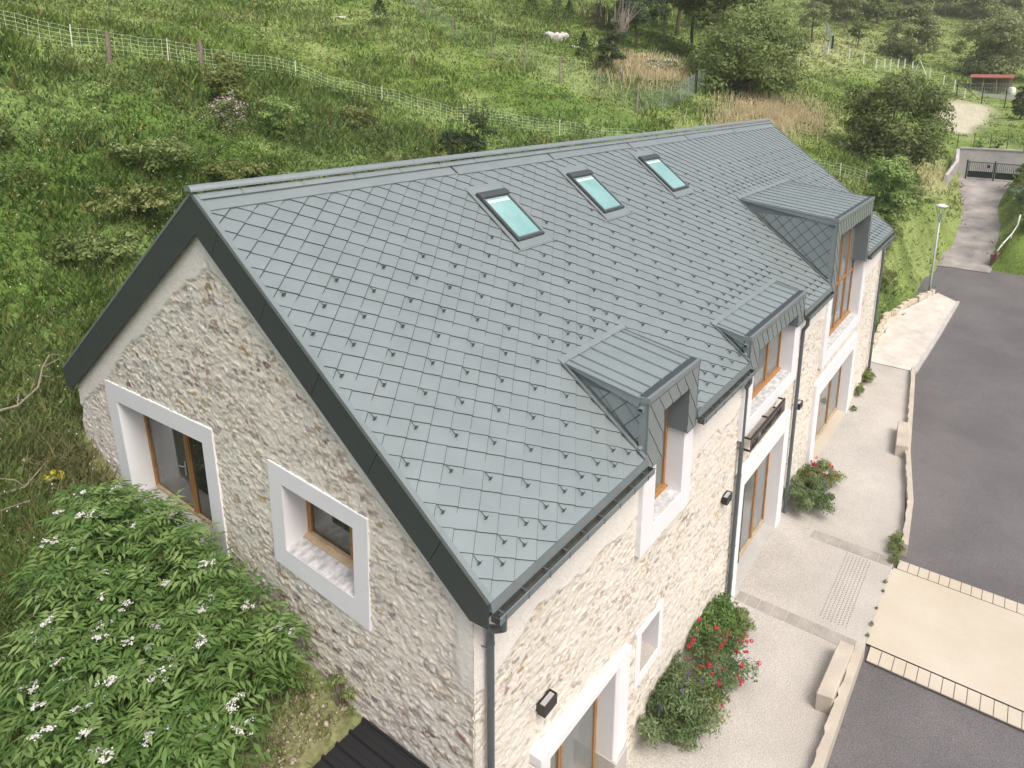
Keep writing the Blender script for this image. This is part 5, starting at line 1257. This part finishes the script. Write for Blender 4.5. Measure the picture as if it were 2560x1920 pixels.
# ------------------------------------------------------------------ fences, lamp, gate and far things
def gz(x, y): return float(ground(x, y))
def along(P, step):
    r = []
    for i in range(len(P)-1):
        a = Vector((*P[i], 0)); b = Vector((*P[i+1], 0)); n = max(1, int((b-a).length/step))
        r += [a.lerp(b, k/n) for k in range(n)]
    return r+[Vector((*P[-1], 0))]
def netting(w, P, h, rows, step, th, z0=.05, dz=0., seed=1):
    r = random.Random(seed); pts = along(P, step); g = [gz(p.x, p.y)+z0 for p in pts]
    sag = [r.uniform(-.03, .03) for _ in pts]
    for i in range(len(pts)):
        a = Vector((pts[i].x, pts[i].y, g[i])); w.bar(a, a+Vector((r.uniform(-.02, .02), 0, h+sag[i])), th, th, (1, 0, 0))
        if i:
            for k in range(rows+1):
                u = k/rows; w.bar((pts[i-1].x, pts[i-1].y, g[i-1]+(h+sag[i-1])*u), (pts[i].x, pts[i].y, g[i]+(h+sag[i])*u), th, th)
def post(t, x, y, h, r, mat, n=6, lean=(0, 0), name='post'):
    w = MB(); z = gz(x, y); w.tube([(x, y, z-.2), (x+lean[0]*h, y+lean[1]*h, z+h)], [r, r*.9], n); return w.build(name, mat, t)
M['netw'] = pm('pale_netting', (.62, .74, .5), .6, .3); M['mesh'] = pm('mesh_wire', (.36, .45, .38), .5, .4)
NL = [(1, 38.5), (7.1, 34.1), (9.1, 32.7), (15, 32.6), (20.4, 31.9), (25.2, 29.9), (29.4, 26.8), (33.9, 22.1), (38, 17), (42, 11.5), (45.9, 5.9), (47.5, 4.2)]
t = thing('netting_fence', (20, 32, gz(20, 32)), 'pale electric netting fence with thin white posts crossing the slope behind the barn', 'fence')
w = MB(); netting(w, NL, .95, 5, .36, .012); w.build('netting', M['netw'], t)
for x, y in ((6.9, 34.2), (9.1, 32.7), (13.4, 32.6), (20.4, 31.9), (25.2, 29.9), (29.4, 26.8), (33.9, 22.1), (38, 17), (45.7, 6.2), (47, 4.7)): post(t, x, y, 1.12, .026, M['white'], lean=(.03, 0))
for x, y, l in ((10.2, 31.75, 'dark weathered wooden post in the netting fence, left of the paler one'), (15.0, 32.4, 'pale weathered split wooden post in the netting fence, right of the dark one')):
    z = gz(x, y); w = MB(); w.tube([(x, y, z-.2), (x+.02, y, z+.7), (x+.05, y, z+1.42)], [.1, .09, .085], 7); w.tube([(x+.08, y, z-.2), (x+.1, y, z+1.3)], [.06, .055], 6)
    tag(w.build('wooden_post', M['deadwood']), l, 'fence post')
WF = [(47, 50.5), (42.7, 43.6), (39.8, 37.2), (39.8, 33), (40.4, 30), (40, 26.3), (41.2, 23.4), (41, 20)]
t = thing('wire_fence', (40, 30, gz(40, 30)), 'tall wire fence on grey wooden posts running up the meadow', 'fence')
w = MB(); netting(w, WF, 1.75, 9, .42, .008); w.build('wire_mesh', M['mesh'], t)
for x, y in WF: post(t, x, y, 2.1, .07, M['twig'])
w = MB(); x, y = 41, 20; z = gz(x, y); w.tube([(x-1., y-.4, z), (x, y, z+1.7)], .025, 5); w.tube([(x+.5, y-.3, z), (x, y, z+1.7)], .025, 5); w.build('brace', M['green'], t)
GF = [(41, 20), (43, 18.9), (45.5, 18.6), (49.1, 19), (53, 19.4), (57.3, 20.1)]
t = thing('mesh_fence', (46, 18.7, gz(46, 18.7)), 'pale green wire mesh fence curving in front of the wide dark tree', 'fence')
w = MB(); netting(w, GF, 1.7, 17, .1, .006, .0); w.build('wire_mesh', M['mesh'], t)
for p in along(GF, 1.6)[1:]: post(t, p.x, p.y, 1.85, .03, M['galv'])
for d in (0, .35): post(t, 49.1+d, 19+d*.1, 1.9, .06, M['green'])
for x, y, h, l, ln in ((44.6, 23.4, 1.3, 'pair of pale stakes beside the twiggy shrub', .06), (45.6, 22.2, 1.1, 'short leaning pale stake left of the fence corner', .5), (53.5, 25.2, 1.3, 'thin pale stake standing in the flowering dry grass', 0), (48, 15.6, 1.15, 'pale split stake alone in the grass behind the ridge end', .12), (45.4, 15, .9, 'pale plank leaning just above the roof ridge', .7)):
    z = gz(x, y); w = MB(); w.tube([(x, y, z-.2), (x+ln*h*.8, y, z+h*.5), (x+ln*h*1.4, y, z+h)], [.06, .055, .05], 5)
    if 'pair' in l: w.tube([(x+.3, y+.2, z-.2), (x+.42, y+.2, z+h*1.05)], [.05, .04], 5)
    tag(w.build('stake', M['twig']), l, 'stake')
t = thing('post_fence', (108, 14, gz(108, 14)), 'row of short white posts with faint wire across the far meadow', 'fence')
PF = [(102.5, 22), (105.8, 19.7), (105.4, 17.6), (105.8, 15.9), (107, 15), (107.8, 14.3), (109, 13.5), (110.1, 12.8), (110.6, 11.8), (111.1, 9.4), (110, 7.4), (108.4, 5.8), (104.6, 4.1)]
for x, y in PF: post(t, x, y, 1.5, .09, M['white'])
z = gz(110.9, 10.9); w = MB(); w.tube([(110.9, 11.6, z-.1), (110.9, 10.9, z+1.9), (110.9, 9.9, z-.2)], .1, 5); w.build('brace', M['white'], t)
w = MB(); netting(w, PF, 1.3, 3, 1.5, .012); w.build('wire', M['mesh'], t)
t = thing('curved_fence', (110, 24, gz(110, 24)), 'curved dark green mesh fence climbing the far meadow', 'fence')
CF = [(124, 28), (122.3, 27.5), (117, 25.9), (112.8, 24.1), (108.3, 23), (105, 22.6), (102, 22.6)]
w = MB(); netting(w, CF, 1.6, 10, .3, .014); w.build('wire_mesh', M['mesh'], t)
for p in along(CF, 1.7): post(t, p.x, p.y, 1.8, .07, M['galv'])
post(t, 108.3, 22.9, 1.9, .2, M['green'])

# street lamp
x, y = 42.4, -.65; z = float(roadz(x))
t = thing('street_lamp', (x, y, z), 'grey street lamp with a white disc head held on curved arms', 'street lamp')
w = MB(); w.tube([(x, y, z-.1), (x, y, z+.5), (x, y, z+4.5)], [.085, .075, .05], 12); w.build('pole', M['galv'], t, smooth=True)
for k in range(4):
    a = k*math.pi/2+.5; c_, s_ = math.cos(a), math.sin(a); w = MB()
    w.tube([(x, y, z+4.2), (x+.07*c_, y+.07*s_, z+4.6), (x+.2*c_, y+.2*s_, z+5.0), (x+.27*c_, y+.27*s_, z+5.42)], .022, 6); w.build('arm', M['galv'], t)
w = MB(); w.tube([(x, y, z+5.4), (x, y, z+5.43), (x, y, z+5.5), (x, y, z+5.55), (x, y, z+5.57)], [.34, .36, .3, .16, .03], 20); w.build('head', M['white'], t, smooth=True)
w = MB(); w.tube([(x, y, z+5.3), (x, y, z+5.4)], [.1, .2], 12); w.build('lens', M['lens'], t)

# gate, walls behind it
gx, gz0 = 67.9, -1.72
t = thing('metal_gate', (gx, -2.1, gz0), 'dark green double gate of upright bars over solid panels at the top of the drive', 'gate')
for y in (.05, -2.12, -4.3):
    w = MB(); w.box(gx-.06, gx+.06, y-.06, y+.06, gz0-.1, gz0+1.65); w.build('post', M['green'], t)
for ya, yb in ((-.05, -2.03), (-2.21, -4.2)):
    w = MB(); w.box(gx-.03, gx+.03, yb, ya, gz0+1.44, gz0+1.5); w.box(gx-.03, gx+.03, yb, ya, gz0+.08, gz0+.14); w.box(gx-.03, gx+.03, yb, ya, gz0+.6, gz0+.66)
    w.box(gx-.03, gx+.03, ya-.06, ya, gz0+.14, gz0+1.44); w.box(gx-.03, gx+.03, yb, yb+.06, gz0+.14, gz0+1.44)
    k = yb+.2
    while k < ya-.1: w.tube([(gx, k, gz0+.66), (gx, k, gz0+1.44)], .018, 5); k += .15
    lf = w.build('gate_leaf', M['green'], t)
    w = MB(); w.box(gx-.015, gx+.015, yb+.06, ya-.06, gz0+.14, gz0+.6); w.build('panel', M['green'], lf)
w = MB(); w.box(gx-.08, gx-.03, -1.75, -1.55, gz0+1.0, gz0+1.3); w.build('letter_box', M['black'], t)
w = MB()
w.prism([(69.6, .95, -1.8), (69.6, .95, .75), (70.2, -13, .85), (70.2, -13, -1.8)], (.3, 0, 0)); w.prism([(69.54, 1.0, .75), (69.54, 1.0, .87), (70.14, -13, .97), (70.14, -13, .85)], (.45, 0, 0))
tag(w.build('concrete_wall', M['conc2']), 'tall pale concrete wall with coping behind the green gate', 'wall')
w = MB(); w.prism([(69.59, .95, -1.9), (69.59, .95, .72), (66.2, .62, -.1), (62.4, .95, -1.0), (62.2, .95, -2.6)], (0, .28, 0))
tag(w.build('wing_wall', M['conc2']), 'pale sloping wing wall running down from the concrete wall to the drive', 'wall')
t = thing('wall_fence', (71.6, -3, .9), 'thin dark green fence posts with wire on top of the concrete wall', 'fence')
for k in range(8):
    y = 1.4-k*1.35; w = MB(); w.tube([(71.8+k*.06, y, .5), (71.8+k*.06, y, 2.1)], .03, 5); w.build('post', M['green'], t)
w = MB()
for zz in (1.1, 1.6, 2.05): w.bar((71.8, 1.4, zz), (72.3, -8.5, zz), .012, .012)
w.tube([(71.8, 1.3, 2.0), (71.85, .5, .6)], .025, 5); w.build('wire', M['mesh'], t)
bush('bush', 52.8, -5.6, 1.7, (1.6, 1.3), 'tangled green bush behind the white bent rail', kind='field', leaf=.15, N=1800, seed=402)
bush('bush', 57.5, -5.2, 1.9, (1.8, 1.3), 'green bush on the right bank halfway up the drive', kind='olive', leaf=.15, N=2000, seed=403)
bush('bush', 73.5, -.2, 1.0, (.9, .7), 'small round bush behind the wall fence', kind='light', leaf=.16, N=500, seed=400)
bush('bush', 73.8, -1.8, .9, (.8, .6), 'low bush behind the wall fence, right of the round one', kind='field', leaf=.16, N=450, seed=401)
w = MB(); w.tube([(76, -4.6, gz(76, -4.6)), (76, -4.6, gz(76, -4.6)+.55)], [.55, .7], 14); tag(w.build('tub', M['white'], smooth=False), 'white tub in the garden behind the wall fence', 'tub')
# shelter with red roof, pen and tank
x, y = 113, 1.6; z = gz(x, y)
t = thing('animal_shelter', (x, y, z), 'little open shelter with a faded red roof and green mesh pen', 'shelter')
w = MB(); w.prism([(x-1.5, y-2.6, z+1.9), (x-1.5, y+2.8, z+1.9), (x+1.8, y+2.8, z+2.35), (x+1.8, y-2.6, z+2.35)], (0, 0, .12)); w.build('roof', pm('red_sheet', (.3, .1, .075), .7), t)
w = MB(); w.box(x+1.5, x+1.65, y-2.4, y+2.6, z-.5, z+2.3); w.build('wall', M['deadwood'], t)
for yy in (-2.2, -.6, 1, 2.5):
    w = MB(); w.tube([(x-1.3, y+yy, z-.4), (x-1.3, y+yy, z+1.9)], .07, 6); w.build('post', M['deadwood'], t)
w = MB()
for k in range(16): w.bar((x-2.6, y-2.6+k*.36, z-.3), (x-2.6, y-2.6+k*.36, z+1.2), .03, .03, (1, 0, 0))
for zz in (.1, .6, 1.15): w.bar((x-2.6, y-2.6, z+zz), (x-2.6, y+2.8, z+zz), .03, .03)
w.build('pen_mesh', M['mesh'], t)
w = MB(); w.box(x-3.6, x-2.7, y-4.6, y+1.6, z-1.2, z-.25); w.build('plinth', M['conc2'], t)
x, y = 111, -1.0; z = gz(x, y); w = MB(); w.tube([(x, y, z-.2), (x, y, z+1.2), (x, y, z+1.45), (x, y, z+1.5)], [.5, .5, .35, .15], 14)
tag(w.build('water_tank', M['white'], smooth=True), 'white rounded water tank right of the red roofed shelter', 'tank')
t = thing('dark_fence', (104, 1, gz(104, 1)), 'few tall dark posts with wire before the red roofed shelter', 'fence')
DP = [(106, 5.2), (103, 1.9), (101.5, -.8), (100.5, -3.4)]
for x, y in DP: post(t, x, y, 2.2, .07, M['green'])
w = MB(); netting(w, DP, 1.8, 2, 2, .015); x, y = 106, 5.2; w.tube([(x, y, gz(x, y)+2), (x-.5, y-3.0, gz(x-.5, y-3))], .05, 5); w.build('wire', M['green'], t)
# bent white rail, red marker
z = gz(49.5, -4.0); w = MB(); w.tube([(48.9, -3.75, z+.0), (49.6, -4.0, z+.45), (50.6, -4.4, z+1.0), (51.1, -4.65, z+1.6), (51.2, -4.7, z+2.3)], .05, 8)
w.tube([(50.6, -4.4, z-.2), (50.6, -4.4, z+1.0)], .03, 6)
tag(w.build('bent_rail', M['white'], smooth=True), 'white bent pipe rail rising on the right bank of the drive', 'rail')
z = float(roadz(48.6)); w = MB(); w.tube([(48.5, -3.72, z-.1), (48.5, -3.72, z+.85)], .06, 8); w.tube([(48.5, -3.72, z+.85), (48.5, -3.72, z+.9)], .065, 8)
tag(w.build('marker_post', pm('red_paint', (.28, .03, .02), .6)), 'short red marker post at the end of the mossy retaining wall', 'post')
# rocks
M['rock'] = pm('pale_rock', (.62, .6, .56), .9, .2, var=(.45, .43, .38), vs=3, fine=.15, fs=12, bump=.6, bs=8)
def rocks(x, y, s, n, label, seed, flat=.6):
    r = random.Random(seed); bm = bmesh.new()
    for i in range(n):
        q = bmesh.ops.create_icosphere(bm, subdivisions=2, radius=s*r.uniform(.35, .75))
        ox, oy = x+r.uniform(-s, s)*(n > 1), y+r.uniform(-s, s)*.8*(n > 1); oz = gz(ox, oy)
        for v in q['verts']:
            d = v.co.copy(); k = 1+.35*(math.sin(d.x*7/s+i)+math.sin(d.y*9/s+2*i)+math.sin(d.z*8/s))*.33; v.co = Vector((d.x*k+ox, d.y*k+oy, d.z*k*flat+oz+s*.18))
    me = bpy.data.meshes.new('rock'); bm.to_mesh(me); bm.free(); me.materials.append(M['rock']); o = bpy.data.objects.new('rock_outcrop', me); COL.objects.link(o); return tag(o, label, 'rock')
rocks(50.9, 34.2, .85, 9, 'white rock outcrop on the slope among the small conifers', 1, 1.)
rocks(49.6, 31.4, .4, 4, 'scatter of small pale stones below the white rock outcrop', 2)
rocks(36.2, 47.5, .6, 3, 'flat pale rock at the photo top beside the lone conifer', 3, .4)
rocks(37.1, 40.4, .35, 2, 'little flat pale rock in the left meadow', 4, .4)
rocks(16.0, -.95, .16, 1, 'single white stone at the edge of the shrub right of the main door', 5, .5)
for o in COL.objects:
    if o.name.startswith('rock_outcrop') and 'single white stone' in o.get('label', ''):
        for v in o.data.vertices: v.co.z += ZG+.02-gz(16., -.95)
# dead branches and yellow leaves on the bank left of the gable
def branch(pts, r, label):
    w = MB(); P = [(x, y, gz(x, y)+h) for x, y, h in pts]; w.tube(P, [r*(1-.7*i/(len(P)-1)) for i in range(len(P))], 6)
    for i in range(1, len(P)-1):
        a = Vector(P[i]); w.tube([a, a+Vector((rs.uniform(-.3, .3), rs.uniform(-.3, .3), .22)), a+Vector((rs.uniform(-.5, .5), rs.uniform(-.5, .5), .3))], [r*.5, r*.4, r*.2], 5)
    tag(w.build('dead_branch', M['twig']), label, 'branch')
branch([(-1.2, 13.6, .15), (-.7, 13.3, .35), (-.2, 13.5, .5), (.1, 14.0, .6), (.5, 14.1, .62)], .035, 'crooked grey dead branch on the bank left of the gable')
branch([(-1.9, 11.4, .1), (-1.4, 11.2, .2), (-.9, 11.5, .3)], .03, 'fallen bleached branch in the dry grass below the crooked one')
branch([(-3.2, 10.6, .1), (-2.6, 10.5, .2), (-2.0, 10.8, .25), (-1.5, 10.7, .3)], .03, 'long bare twig lying above the elder thicket')
b_, C_, R_b = bush('yellow_weed', -2.2, 12.2, .5, (.5, .4), 'weed with bright yellow leaves at the left photo edge', cat='weed', kind='elder', leaf=.1, N=260, nl=10, seed=410)
sprinkle(C_, R_b, 60, .13, M['petal_yellow'], np.random.default_rng(9), b_)
b_, C_, R_b = bush('yellow_weed', -.9, 11.2, .35, (.3, .3), 'small yellowing weed close left of the gable corner', cat='weed', kind='olive', leaf=.08, N=140, nl=8, seed=411)
sprinkle(C_, R_b, 30, .09, M['petal_yellow'], np.random.default_rng(10), b_)

# ------------------------------------------------------------------ air
hz_ = MB(); hz_.box(-70, 330, -100, 200, -9, 110)
hb = hz_.build('haze', None); hb.data.materials.clear()
hm = bpy.data.materials.new('haze_air'); hm.use_nodes = True; ns = hm.node_tree.nodes; ns.remove(ns['Principled BSDF'])
pv = ns.new('ShaderNodeVolumePrincipled'); pv.inputs['Color'].default_value = (.96, .93, .88, 1); pv.inputs['Density'].default_value = .0005; pv.inputs['Anisotropy'].default_value = .3
hm.node_tree.links.new(pv.outputs[0], ns['Material Output'].inputs['Volume']); hb.data.materials.append(hm)
tag(hb, 'pale haze over the valley', 'haze', kind='stuff')
SC.cycles.volume_bounces = 1
